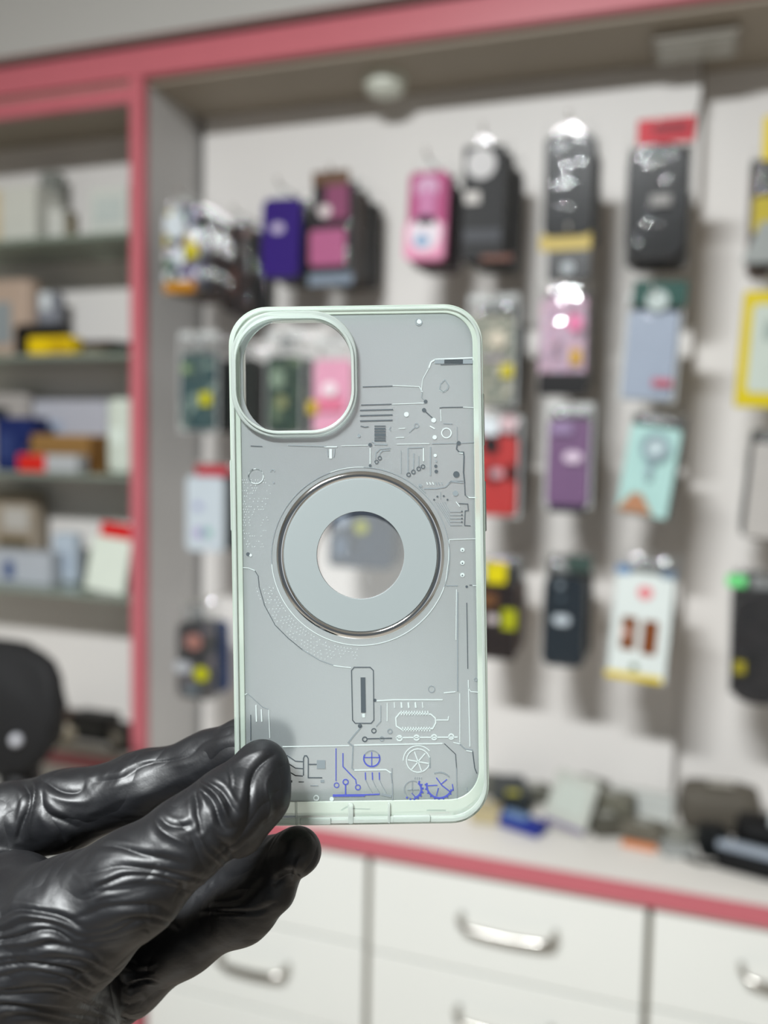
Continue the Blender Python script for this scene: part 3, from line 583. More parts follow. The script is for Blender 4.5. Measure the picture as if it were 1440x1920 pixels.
for k in range(5):
    a = 2*math.pi*k/5+0.3
    lg = link_mesh('leg', T([(0, -0.2, 0.10), (0.27*math.cos(a), -0.2+0.27*math.sin(a), 0.065)], [0.022, 0.014], 10), BPL, ch)
    link_mesh('caster', T([(0.27*math.cos(a)-0.02, -0.2+0.27*math.sin(a), 0.028), (0.27*math.cos(a)+0.02, -0.2+0.27*math.sin(a), 0.028)], 0.027, 14), BPL, lg)

# ------------------------------------------------------------------ the clear phone case
S = CASE_D/FPX
CU, CV, CR = 672.0, 1060.0, math.radians(-0.85)   # centre in the frame and the slight lean
case = thing('clear_phone_case', 'clear frosted phone case with circuit pattern and magnetic ring held in the gloved hand', 'phone case')
cc, cs = math.cos(CR), math.sin(CR)
case.matrix_world = Matrix.Translation(atd(CU, CV, CASE_D)) @ CROT.to_4x4() @ Matrix.Rotation(-CR, 4, 'Z')
def L(u, v):                              # photo point -> case plane (metres)
    x, y = (u-CU)*S, -(v-CV)*S
    a = CR
    return (x*math.cos(a)-y*math.sin(a), x*math.sin(a)+y*math.cos(a))
def curve_mesh(name, loops, z0, z1, bev, m, parent, smooth=True, hard=False):
    cu = bpy.data.curves.new(name, 'CURVE'); cu.dimensions = '2D'; cu.fill_mode = 'BOTH'
    for lp in loops:
        s = cu.splines.new('POLY'); s.points.add(len(lp)-1); s.use_cyclic_u = True
        for p, q in zip(s.points, lp): p.co = (q[0], q[1], 0, 1)
    cu.extrude = max(0.00001, (z1-z0)/2-bev); cu.bevel_depth = bev; cu.bevel_resolution = 3
    cu.offset = -bev
    o = bpy.data.objects.new(name, cu); COL.objects.link(o)
    bpy.context.view_layer.update()
    me = bpy.data.meshes.new_from_object(o.evaluated_get(bpy.context.evaluated_depsgraph_get()))
    bpy.data.objects.remove(o)
    me.transform(Matrix.Translation((0, 0, (z0+z1)/2)))
    me.materials.clear(); me.materials.append(m)
    bm = bmesh.new(); bm.from_mesh(me); bmesh.ops.remove_doubles(bm, verts=bm.verts[:], dist=1e-6); bm.to_mesh(me); bm.free()
    if smooth:
        for p in me.polygons: p.use_smooth = True
        for p in me.polygons:
            if abs(p.normal.z) > 0.98: p.use_smooth = False
    ob = bpy.data.objects.new(name, me); COL.objects.link(ob); ob.parent = parent
    return ob
def rr_px(u0, v0, u1, v1, r, n=12, ex=None):
    """rounded rectangle in the case plane, given by photo extents (case-aligned)."""
    x0, y0 = (u0-CU)*S, -(v1-CV)*S; x1, y1 = (u1-CU)*S, -(v0-CV)*S; r *= S
    return [(p[0]+(x0+x1)/2, p[1]+(y0+y1)/2) for p in rpoly(x1-x0, y1-y0, r, n)]
def circ(cu_, cv_, r, n=72):
    x, y = L(cu_, cv_); return [(x+r*S*math.cos(2*math.pi*k/n), y+r*S*math.sin(2*math.pi*k/n)) for k in range(n)]
def frosted(name, tint, mixd, rough, dcol, transp=0.0, bump=0.0):
    m = bpy.data.materials.new(name); m.use_nodes = True; nt = m.node_tree; nt.nodes.remove(nt.nodes['Principled BSDF'])
    out = nt.nodes['Material Output']
    r = nt.nodes.new('ShaderNodeBsdfRefraction'); r.inputs['Roughness'].default_value = rough; r.inputs['IOR'].default_value = 1.25; r.inputs['Color'].default_value = tint
    d = nt.nodes.new('ShaderNodeBsdfDiffuse'); d.inputs[0].default_value = dcol
    tl = nt.nodes.new('ShaderNodeBsdfTranslucent'); tl.inputs[0].default_value = dcol
    g = nt.nodes.new('ShaderNodeBsdfGlossy'); g.inputs['Roughness'].default_value = max(0.06, rough*0.7)
    fr = nt.nodes.new('ShaderNodeFresnel'); fr.inputs['IOR'].default_value = 1.45
    n = nt.nodes.new('ShaderNodeTexNoise'); n.inputs['Scale'].default_value = 2500; n.inputs['Detail'].default_value = 2
    tc = nt.nodes.new('ShaderNodeTexCoord'); nt.links.new(tc.outputs['Object'], n.inputs['Vector'])
    if bump:
        bp = nt.nodes.new('ShaderNodeBump'); bp.inputs['Strength'].default_value = bump; bp.inputs['Distance'].default_value = 0.0001
        nt.links.new(n.outputs['Fac'], bp.inputs['Height'])
        for s in (r, d, g): nt.links.new(bp.outputs['Normal'], s.inputs['Normal'])
    def mix(f, a, b):
        x = nt.nodes.new('ShaderNodeMixShader')
        if isinstance(f, float): x.inputs[0].default_value = f
        else: nt.links.new(f, x.inputs[0])
        nt.links.new(a, x.inputs[1]); nt.links.new(b, x.inputs[2]); return x.outputs[0]
    base = mix(0.45, d.outputs[0], tl.outputs[0])
    ref = r.outputs[0]
    if transp:
        tp = nt.nodes.new('ShaderNodeBsdfTransparent'); tp.inputs[0].default_value = tint
        ref = mix(transp, ref, tp.outputs[0])
    a = mix(mixd, ref, base)
    nt.links.new(mix(fr.outputs[0], a, g.outputs[0]), out.inputs['Surface'])
    MATS[name] = m; return m
FROST = frosted('frosted_polycarbonate', (0.885, 0.935, 0.95, 1), 0.33, 0.55, rgb(184, 192, 193), bump=0.2)
CLEAR = frosted('clear_tpu', (0.97, 1.0, 0.98, 1), 0.44, 0.05, rgb(232, 250, 236), transp=0.92)
CLEAR2 = frosted('clear_plastic_rim', (0.98, 1.0, 0.99, 1), 0.36, 0.05, rgb(244, 254, 248), transp=0.9)
OUT = rr_px(435, 573, 911, 1546, 72); IN1 = rr_px(453, 588, 894, 1502, 58)
TH = 0.0014
camhole = rr_px(447, 600, 667, 806, 78)
camrim = rr_px(438, 582, 676, 819, 88)
# frosted panel (camera opening and centre window cut out)
panel_outer = rr_px(455, 589, 893, 1502, 56)
hole = rr_px(461, 597, 669, 812, 80)
curve_mesh('back_panel', [panel_outer, hole, circ(676, 1041, 82)], -TH, 0, 0.0001, FROST, case)
curve_mesh('side_bumper', [OUT, rr_px(456, 590, 892, 1501, 55)], -0.0105, 0.0003, 0.0003, CLEAR, case)
curve_mesh('bumper_lip', [rr_px(439, 577, 907, 1542, 69), rr_px(445, 582, 901, 1530, 64)], 0.0003, 0.0009, 0.00025, CLEAR2, case)
curve_mesh('camera_rim', [rr_px(440, 583, 676, 819, 86), rr_px(450, 600, 664, 806, 76)], -0.002, 0.0016, 0.0006, CLEAR2, case)
curve_mesh('camera_rim_step', [rr_px(446, 592, 670, 812, 82), rr_px(450, 598, 665, 807, 77)], 0.0016, 0.0022, 0.0002, CLEAR2, case)
# magnet ring
RINGM = mat('grey_magnet_ring', rgb(117, 124, 124), 0.5, vary=0.01, scale=400)
CHR = mat('chrome_ring', rgb(225, 228, 230), 0.07, metal=1.0, vary=0.0)
curve_mesh('magnet_ring', [circ(676, 1041, 143, 120), circ(676, 1041, 82, 96)], -0.0012, 0.0003, 0.0001, RINGM, case)
curve_mesh('centre_window', [circ(676, 1041, 82.5, 96)], -0.0012, -0.0007, 0.0, film_mat('window_plastic', gloss=0.03, haze=0.05, rough=0.05), case)
# rounded metal ring: a swept profile
bm = bmesh.new(); cx, cy = L(676, 1041); N = 160; prof = [(142.5, -0.3), (143.5, 0.5), (146, 1.8), (149.5, 2.6), (153, 1.9), (156.5, 0.6), (158, -0.3)]
ring = [[bm.verts.new((cx+r_*S*math.cos(2*math.pi*k/N), cy+r_*S*math.sin(2*math.pi*k/N), h_*0.00025)) for r_, h_ in prof] for k in range(N)]
for k in range(N):
    for j in range(len(prof)-1): bm.faces.new((ring[k][j], ring[(k+1) % N][j], ring[(k+1) % N][j+1], ring[k][j+1]))
link_mesh('metal_ring', bm, CHR, case, smooth=True)
# buttons and ports
def cbox(name, u0, v0, u1, v1, z0, z1, m, r=3):
    return curve_mesh(name, [rr_px(u0, v0, u1, v1, r, 4)], z0, z1, 0.0002, m, case)
cbox('volume_button', 431, 858, 436.5, 992, -0.008, -0.002, CLEAR2, 2)
cbox('power_button', 909.5, 740, 914, 838, -0.008, -0.002, CLEAR2, 2)
cbox('side_grip', 909.5, 905, 915, 1000, -0.008, -0.002, CLEAR2, 2)
GLI = mat('yellow_gleam_edge', rgb(226, 232, 150), 0.25, vary=0.02)
cbox('port_rib', 547, 1500, 551, 1543, 0.0003, 0.0010, CLEAR2, 1.5)
cbox('port_opening', 556, 1530, 614, 1543, 0.0003, 0.0012, CLEAR2, 3)
cbox('port_rib', 646, 1504, 656, 1543, 0.0003, 0.0010, CLEAR2, 3)
cbox('port_rib', 720, 1504, 725, 1543, 0.0003, 0.0010, CLEAR2, 2)
cbox('port_opening', 730, 1528, 800, 1541, 0.0003, 0.0012, CLEAR2, 3)
# relief: the printed and moulded circuit pattern
def P2(pts): return [L(u, v) for u, v in pts]
def ribbon(bm, pts, wpx, h=0.00016, z=0.00002, closed=False, mi=0):
    p = [Vector(q) for q in P2(pts)]; n = len(p); w = wpx*S/2; A = []
    for i in range(n):
        if closed: d0 = p[i]-p[i-1]; d1 = p[(i+1) % n]-p[i]
        else: d0 = p[i]-p[max(i-1, 0)]; d1 = p[min(i+1, n-1)]-p[i]
        d0 = d0.normalized() if d0.length > 0 else d1.normalized(); d1 = d1.normalized() if d1.length > 0 else d0
        t = (d0+d1).normalized(); nn = Vector((-t.y, t.x)); k = w/max(0.5, nn.dot(Vector((-d0.y, d0.x))))
        a, b = p[i]+nn*k, p[i]-nn*k
        A.append([bm.verts.new((a.x, a.y, z)), bm.verts.new((a.x, a.y, z+h)), bm.verts.new((b.x, b.y, z+h)), bm.verts.new((b.x, b.y, z))])
    for i in range(n if closed else n-1):
        q, r_ = A[i], A[(i+1) % n]
        for j in range(4):
            f = bm.faces.new((q[j], q[(j+1) % 4], r_[(j+1) % 4], r_[j])); f.material_index = mi
    if not closed:
        for e in (A[0], A[-1][::-1]):
            f = bm.faces.new(e); f.material_index = mi
def arc(cu_, cv_, r, a0, a1, n=24, ry=None):
    return [(cu_+r*math.cos(math.radians(a0+(a1-a0)*i/n)), cv_+(ry or r)*math.sin(math.radians(a0+(a1-a0)*i/n))) for i in range(n+1)]
def ringr(bm, u, v, r, w, **k): ribbon(bm, arc(u, v, r, 0, 360, 20)[:-1], w, closed=True, **k)
def disc(bm, u, v, r, mi=0, h=0.00018):
    c = circ(u, v, r, 18); a = [bm.verts.new((x, y, 0.00002)) for x, y in c]; b = [bm.verts.new((x, y, h)) for x, y in c]
    f = bm.faces.new(b); f.material_index = mi
    for i in range(18):
        f = bm.faces.new((a[i], a[(i+1) % 18], b[(i+1) % 18], b[i])); f.material_index = mi
def rectp(bm, u0, v0, u1, v1, mi=0):
    ribbon(bm, [(u0, (v0+v1)/2), (u1, (v0+v1)/2)], v1-v0, mi=mi)
DK, MD, LT, BL = 0, 1, 2, 3
RM = [mat('dark_groove_line', rgb(60, 67, 71), 0.4, vary=0.02), mat('grey_groove_line', rgb(104, 112, 115), 0.4, vary=0.02),
      mat('pale_raised_line', rgb(158, 168, 166), 0.35, vary=0.02), mat('blue_ink_line', rgb(62, 70, 140), 0.4, vary=0.02)]
def relief(name, lst, label=None):
    bm = bmesh.new()
    for it in lst:
        k = it[0]
        if k == 'l': ribbon(bm, it[3], it[2], mi=it[1])
        elif k == 'r': ringr(bm, it[3], it[4], it[5], it[2], mi=it[1])
        elif k == 'd': disc(bm, it[2], it[3], it[4], mi=it[1])
        elif k == 'b': rectp(bm, *it[2:6], mi=it[1])
        elif k == 'c': ribbon(bm, it[3], it[2], mi=it[1], closed=True)
    o = link_mesh(name, bm, RM, case)
    return o
R = []
l = lambda m, w, *p: R.append(('l', m, w, list(p)))
# upper right
for v, a, b, w in ((725, 680, 736, 1.6), (759, 677, 734, 1.8), (769, 675, 737, 2.2), (779, 675, 736, 2.4), (789, 675, 736, 2.4)): l(DK, w, (a, v+.5), (b, v-1))
l(LT, 1.2, (736, 723), (786, 725), (792, 735)); l(LT, 1.2, (736, 758), (795, 756))
for v0, v1 in ((798, 800), (802, 806), (807.5, 811), (812.5, 818.5), (820, 822.5), (824, 827.5)): R.append(('b', DK, 702, v0, 723, v1))
l(DK, 1.5, (676, 799), (684, 801), (691, 800)); R.append(('d', MD, 673, 817, 3.2)); l(MD, 2, (697, 828), (704, 831)); R.append(('d', DK, 694, 834, 3.6))
l(MD, 2.5, (702, 833), (726, 833.5)); l(LT, 1.2, (744, 833), (805, 832)); l(MD, 1.6, (810, 832), (858, 831)); l(DK, 1.4, (470, 836), (492, 837)); l(MD, 1.4, (540, 835), (612, 837)); l(LT, 1.0, (640, 836), (690, 835))
R.append(('d', DK, 798, 753, 3.6)); R.append(('d', DK, 795, 769, 4)); l(DK, 2, (797, 771), (811, 784)); R.append(('d', LT, 813, 788, 4.5))
l(LT, 2.4, (806, 799), (815, 804)); R.append(('d', LT, 815, 820, 4)); R.append(('r', LT, 2.0, 837, 812, 9)); R.append(('r', MD, 1.6, 781, 798, 4)); l(MD, 1.4, (778, 801), (767, 811))
l(MD, 1.6, (733, 800), (730, 804), (733, 808)); R.append(('d', LT, 762, 777, 4.5)); l(LT, 1.3, (748, 804), (760, 803)); l(LT, 1.3, (742, 821), (758, 820))
# flash plate and drop
R.append(('b', MD, 815, 674, 886, 682)); R.append(('b', DK, 833, 674, 868, 682)); l(LT, 2.6, (804, 690), (808, 679), (816, 674), (886, 671)); l(LT, 2.2, (886, 671), (890, 683)); l(DK, 1.2, (826, 684), (886, 682))
l(MD, 1.2, (792, 735), (790, 745), (797, 752)); l(LT, 1.0, (803, 692), (792, 712), (790, 735))
R.append(('c', MD, 1.8, [(834, 712), (841, 722), (839, 730), (831, 735), (824, 730), (826, 720)])); l(LT, 2.0, (824, 731), (830, 735), (836, 733))
R.append(('r', MD, 1.6, 785, 604, 6)); R.append(('d', LT, 786, 603, 4.5))
l(DK, 1.6, (824, 765), (830, 764), (868, 763.5)); l(LT, 1.2, (868, 763.5), (894, 765)); l(LT, 1.0, (826, 768), (827, 790)); l(MD, 1.4, (831, 794), (848, 795)); l(MD, 1.2, (857, 800), (857, 826))
# right edge plate outline
R.append(('d', DK, 860, 831, 4)); l(MD, 1.4, (864, 831), (893, 829)); l(DK, 2.4, (857, 834), (856, 842), (861, 848), (869, 848), (870, 856), (869, 885), (871, 906)); l(DK, 1.8, (871, 906), (872, 928), (878, 933)); l(LT, 2.0, (873, 929), (880, 933), (896, 933)); l(LT, 2.2, (860, 849), (868, 850))
R.append(('d', DK, 855.5, 889.5, 6)); R.append(('d', MD, 854, 925, 5.2))
l(MD, 2.2, (795, 916), (818, 916), (835, 913), (845, 903), (868, 905)); l(MD, 1.6, (842, 906), (846, 902), (868, 901)); l(MD, 1.6, (786, 912), (798, 924)); R.append(('d', MD, 788, 911, 3.5))
l(MD, 2.4, (807, 838), (807, 892)); l(MD, 2.4, (765, 840), (765, 886)); l(MD, 1.6, (765, 840), (795, 839)); l(MD, 1.8, (776, 850), (775, 880)); l(LT, 2.0, (794, 840), (794, 865)); l(MD, 1.6, (785, 855), (785, 873))
for u, v in ((766, 890), (775, 885), (785, 879), (793, 875)): R.append(('r', DK, 1.8, u, v, 3.4))
R.append(('d', LT, 816, 854, 3)); R.append(('d', MD, 818, 865, 2)); R.append(('d', DK, 817, 874, 3)); R.append(('d', DK, 818, 884, 3.4))
l(MD, 1.8, (704, 860), (704, 850), (712, 842), (732, 840)); l(MD, 1.8, (711, 856), (712, 850), (717, 845), (731, 844)); R.append(('r', DK, 1.6, 706, 866, 3.2)); R.append(('r', DK, 1.6, 712, 859, 3.2))
R.append(('d', DK, 694, 873, 2.6)); l(LT, 1.4, (694, 840), (694, 870)); l(MD, 1.2, (752, 845), (752, 888))
for k in range(6): l(LT if k < 3 else MD, 1.6, (800+k*5.5, 904), (802+k*5.5, 909))
# fan of traces
for (u, v) in ((814, 937), (820, 931), (832, 930), (839, 937)): R.append(('d', DK, u, v, 1.9))
l(MD, 1.0, (826, 922), (826, 936)); 
for k in range(5): l(MD, 1.0, (816+k*4.5, 941+(2-abs(k-2))), (830+k*3, 962-k), (844, 985-k*6.3+0), (866, 985-k*6.3))
for k in range(4): R.append(('d', DK, 866, 959+k*6.6, 1.6))
l(DK, 1.6, (860, 944), (877, 945), (878, 957), (872, 958), (871, 985), (882, 986)); l(LT, 1.4, (855, 941), (862, 950))
l(LT, 1.2, (842, 1012), (894, 1010)); l(MD, 1.6, (836, 1098), (858, 1098)); R.append(('d', DK, 875, 1100, 2.4)); l(DK, 1.2, (880, 1097), (885, 1097)); l(LT, 1.2, (886, 1098), (898, 1098)); l(LT, 1.2, (842, 1012), (841, 1050), (835, 1095))
for v in (1031, 1055, 1078): R.append(('d', LT, 867, v, 4)); R.append(('d', DK, 867, v+1, 1.6))
# left
R.append(('c', LT, 1.4, arc(480, 893, 14, 0, 360, 30)[:-1])); l(DK, 1.8, *arc(480, 893, 14, 130, 250, 12)); l(MD, 1.6, *arc(480, 893, 14, -90, -10, 8))
l(MD, 1.6, *arc(511, 884, 3.6, 170, 370, 8)); R.append(('d', MD, 513, 905, 1.8)); R.append(('d', DK, 465, 1039, 3.6)); R.append(('d', LT, 470, 1041, 2.6))
l(LT, 2.0, (608, 838), (632, 838)); l(MD, 1.4, (613, 841), (615, 856)); l(MD, 1.4, (628, 841), (626, 857)); l(LT, 5, (620, 842), (620, 860))
# circle outlines round the ring
l(LT, 1.3, *arc(676, 1043, 167, 20, 175, 50)); l(MD, 1.2, *arc(676, 1043, 167, 175, 250, 30)); l(LT, 1.1, *arc(676, 1043, 167, 250, 272, 10)); l(MD, 1.3, *arc(676, 1043, 167, 272, 380, 40))
l(LT, 1.2, (452, 1064), (466, 1065), (478, 1070)); l(DK, 1.3, (478, 1070), (484, 1080), (486, 1100), (496, 1135), (516, 1172), (540, 1196), (567, 1218)); l(MD, 1.3, (567, 1218), (600, 1238), (625, 1247)); l(LT, 1.5, (625, 1248), (658, 1252))
# slot
R.append(('c', DK, 1.8, [(664, 1251), (694, 1251), (700, 1257), (701, 1350), (696, 1356), (666, 1356), (661, 1350), (659, 1257)]))
l(DK, 9, (680.5, 1270), (681.5, 1336)); l(LT, 5, (681.5, 1338), (682, 1345))
l(MD, 2.4, (672, 1357), (678, 1362), (664, 1378), (653, 1392), (662, 1399), (660, 1440), (664, 1444)); R.append(('d', DK, 675, 1361, 4)); R.append(('d', DK, 703, 1313, 3))
# lower right pale circuits
l(LT, 2.0, (706, 1314), (740, 1312), (830, 1312)); l(LT, 1.6, (832, 1299), (854, 1297)); R.append(('r', MD, 1.3, 809, 1292, 6))
l(MD, 1.4, (714, 1322), (714, 1352), (705, 1362)); l(LT, 1.4, (726, 1318), (726, 1352))
for k in range(5): l(LT, 3.0 if 0 < k < 4 else 1.6, (739+k*13.2, 1317), (740+k*13.2, 1327))
R.append(('c', LT, 2.4, [(750, 1336), (808, 1339), (816, 1346), (817, 1355), (811, 1366), (754, 1368), (743, 1361), (742, 1346)]))
for k in range(11): l(LT, 2.0, (752+k*5, 1333), (753+k*5, 1341)); l(LT, 2.0, (755+k*5, 1363), (756+k*5, 1371))
l(LT, 1.8, (817, 1350), (840, 1350), (841, 1343))
R.append(('r', DK, 2.0, 701, 1370, 4)); R.append(('r', MD, 2.0, 731, 1371, 4)); R.append(('r', DK, 2.2, 684, 1386, 4.2)); l(DK, 2.0, (689, 1385), (735, 1384)); R.append(('r', MD, 1.4, 716, 1385, 4))
l(LT, 2.2, (742, 1383), (858, 1382))
for u, v in ((749, 1384), (781, 1383), (814, 1382), (846, 1381)): R.append(('r', LT, 2.6, u, v, 4.6))
# right rails
l(MD, 2.2, (858, 1110), (858, 1296)); l(LT, 1.2, (856, 1105), (855, 1200)); l(DK, 1.5, (875, 1130), (877, 1254)); l(LT, 1.6, (878, 1275), (881, 1400)); l(LT, 1.4, (878, 1290), (883, 1297), (900, 1298)); R.append(('r', MD, 1.3, 892, 1274, 3)); l(LT, 1.4, (862, 1300), (862, 1392))
l(DK, 1.5, (833, 1394), (850, 1410), (854, 1414), (856, 1440)); l(MD, 1.8, (856, 1440), (857, 1500)); l(MD, 2.2, (862, 1395), (872, 1404), (886, 1406)); l(DK, 2.0, (886, 1408), (890, 1440), (894, 1450)); l(LT, 1.6, (850, 1392), (864, 1395)); l(LT, 2, (874, 1407), (886, 1409))
l(LT, 1.6, (530, 1400), (655, 1398)); l(LT, 2.0, (664, 1397), (830, 1394))
relief('embossed_lines', R)
R = []
# left fins and small marks
l(LT, 2.4, (480, 1322), (481, 1353)); l(LT, 2.0, (490, 1330), (491, 1353)); l(LT, 1.2, (504, 1330), (506, 1384)); l(MD, 1.4, (464, 1300), (492, 1325), (504, 1330)); l(DK, 1.4, (470, 1340), (470, 1388)); l(LT, 1.2, (454, 1305), (464, 1300))
# lower print
for dv in (0, 13, 27): l(DK, 1.8, (538, 1416+dv*1.05), (554, 1427+dv), (568, 1428+dv))
l(DK, 2.0, (569, 1454), (569, 1422), (571, 1417), (575, 1417), (578, 1422), (578, 1458), (604, 1458)); l(DK, 2, (579, 1433), (594, 1433)); R.append(('b', MD, 594, 1425, 610, 1441)); l(MD, 2, (570, 1466), (560, 1466)); l(MD, 1.6, (582, 1473), (597, 1473)); R.append(('b', MD, 601, 1462, 608, 1467)); R.append(('b', DK, 540, 1463, 548, 1467))
l(MD, 1.2, (536, 1478), (540, 1482), (542, 1500)); R.append(('r', LT, 2.2, 593, 1496, 4.5)); R.append(('d', LT, 622, 1498, 4))
l(MD, 1.4, (735, 1440), (735, 1468)); R.append(('r', LT, 1.8, 784, 1426, 22)); 
for a in range(0, 360, 60): l(LT, 2.0, (784, 1428), (784+20*math.cos(math.radians(a+10)), 1428+20*math.sin(math.radians(a+10))))
l(LT, 1.8, *arc(784, 1426, 28, 180, 320, 16)); l(MD, 2.6, (806, 1420), (806, 1440))
for k in range(4): l(MD, 1.4, (778+k*4, 1457), (778+k*4, 1461))
l(LT, 2.2, (664, 1444), (724, 1443), (733, 1449)); l(MD, 2, (733, 1449), (736, 1470), (736, 1500)); l(MD, 4.5, (715, 1489), (734, 1493)); l(LT, 3.0, (640, 1519), (652, 1512)); l(MD, 1.6, (660, 1516), (694, 1517)); l(MD, 2.2, (800, 1519), (836, 1519)); l(MD, 2.2, (875, 1476), (876, 1484))
relief('printed_marks', R)
R = []
# blue inked gears and traces
l(BL, 1.8, (630, 1403), (630, 1464)); R.append(('r', BL, 1.6, 631, 1472, 4.4)); l(BL, 2.0, (643, 1412), (643, 1437), (667, 1462), (668, 1470)); R.append(('r', BL, 1.8, 671, 1476, 4.6))
R.append(('r', BL, 2.2, 648, 1466, 4.8)); l(BL, 2.6, (648, 1471), (648, 1489)); l(BL, 4.4, (624, 1491.5), (684, 1491)); l(BL, 2.4, (684, 1490), (712, 1489))
l(BL, 2.6, *arc(697, 1422, 15, -30, 210, 24)); l(MD, 1.8, *arc(697, 1422, 15, 210, 330, 10)); l(BL, 1.8, (682, 1420), (712, 1420)); l(BL, 1.8, (697, 1410), (697, 1436))
for k in range(3): l(BL, 2.2, (685+13*k, 1448), (685.5+13*k, 1462)); l(MD, 1.3, (685.5+13*k, 1462), (691+13*k, 1474), (698+13*k, 1486))
l(BL, 3.8, *arc(774, 1480, 16, -50, 80, 20)); l(MD, 1.8, *arc(774, 1480, 16, 80, 300, 24)); l(MD, 2.0, (773, 1464), (773, 1486)); l(MD, 2.0, (764, 1481), (786, 1480)); l(BL, 1.4, (772, 1487), (778, 1493))
for a in range(-50, 130, 22): l(BL, 3.0, (774+17*math.cos(math.radians(a)), 1480+17*math.sin(math.radians(a))), (774+20.5*math.cos(math.radians(a)), 1480+20.5*math.sin(math.radians(a))))
l(BL, 3.4, *arc(824, 1472, 24, 20, 190, 30)); l(MD, 2.6, *arc(824, 1472, 24, 245, 320, 16)); l(BL, 2.0, (818, 1458), (828, 1472), (845, 1485)); l(BL, 1.8, (802, 1473), (820, 1472)); l(BL, 1.8, (822, 1477), (818, 1492)); l(BL, 1.8, (827, 1470), (838, 1461)); l(BL, 2.0, (848, 1470), (850, 1482))
for a in range(20, 200, 18): l(BL, 2.4, (824+25*math.cos(math.radians(a)), 1472+25*math.sin(math.radians(a))), (824+28*math.cos(math.radians(a)), 1472+28*math.sin(math.radians(a))))
relief('blue_printed_marks', R)
# halftone dots in the lower left band and by the left edge
bm = bmesh.new()
for a in np.arange(92, 190, 2.0):
    for k, r_ in enumerate((174, 180, 186, 192, 198, 204)):
        aa = a+(k % 2)*1.0; u, v = 676+r_*math.cos(math.radians(aa)), 1043+r_*math.sin(math.radians(aa))
        if v < 1100 or v > 1236 or random.random() < 0.25: continue
        x, y = L(u, v)
        q = [bm.verts.new((x+dx*S, y+dy*S, 0.00008)) for dx, dy in ((-1, 0), (0, -1), (1, 0), (0, 1))]; bm.faces.new(q)
for i in range(14):
    for j in range(26):
        u, v = 450+i*4.2+(j % 2)*2, 900+j*5.0
        if random.random() < 0.45+i*0.035: continue
        x, y = L(u, v); q = [bm.verts.new((x+dx*S*0.9, y+dy*S*0.9, 0.0006)) for dx, dy in ((-1, 0), (0, -1), (1, 0), (0, 1))]
        for vv in q: vv.co.z = 0.00008
        bm.faces.new(q)
link_mesh('halftone_dots', bm, mat('pale_dot', rgb(158, 166, 166), 0.4, vary=0.02), case)

# ------------------------------------------------------------------ the gloved hand (one continuous surface)
def J(u, v, d, rpx):
    p = atd(u, v, d); return (np.array(p), rpx*d/FPX)
thumb = [J(489, 1440, 0.2475, 43), J(470, 1480, 0.2445, 56), J(425, 1517, 0.240, 66), J(345, 1578, 0.236, 72), J(250, 1655, 0.236, 92), J(130, 1735, 0.240, 120), J(20, 1800, 0.248, 165)]
thumb2 = [J(493, 1435, 0.2475, 40), J(492, 1492, 0.2475, 40), J(450, 1560, 0.246, 46)]
index = [J(512, 1392, 0.2680, 44), J(458, 1404, 0.2750, 50), J(395, 1428, 0.281, 52), J(270, 1475, 0.286, 60), J(120, 1520, 0.289, 68), J(20, 1545, 0.291, 70), J(-60, 1620, 0.290, 90), J(-100, 1760, 0.285, 120)]
middle = [J(557, 1596, 0.262, 46), J(500, 1630, 0.272, 50), J(400, 1690, 0.282, 58), J(250, 1770, 0.288, 66), J(100, 1800, 0.288, 90), J(-40, 1830, 0.282, 120)]
ringf = [J(512, 1668, 0.264, 44), J(455, 1708, 0.268, 52), J(345, 1765, 0.275, 55), J(240, 1835, 0.282, 64), J(120, 1890, 0.283, 90), J(-20, 1900, 0.28, 120)]
little = [J(440, 1720, 0.288, 36), J(370, 1745, 0.293, 42), J(270, 1810, 0.296, 50), J(150, 1870, 0.296, 60), J(0, 1910, 0.29, 100)]
palm = [J(20, 1800, 0.248, 165), J(60, 1900, 0.262, 150), J(-60, 1860, 0.272, 190), J(-150, 2000, 0.275, 190), J(-330, 2250, 0.28, 175), J(-560, 2560, 0.29, 190)]
web = [J(20, 1700, 0.262, 100), J(-80, 1760, 0.272, 150)]
chains = [thumb, thumb2, index, middle, ringf, little, palm, web]
allp = np.array([p for c in chains for p, r in c]); allr = np.array([r for c in chains for p, r in c])
h = 0.0009
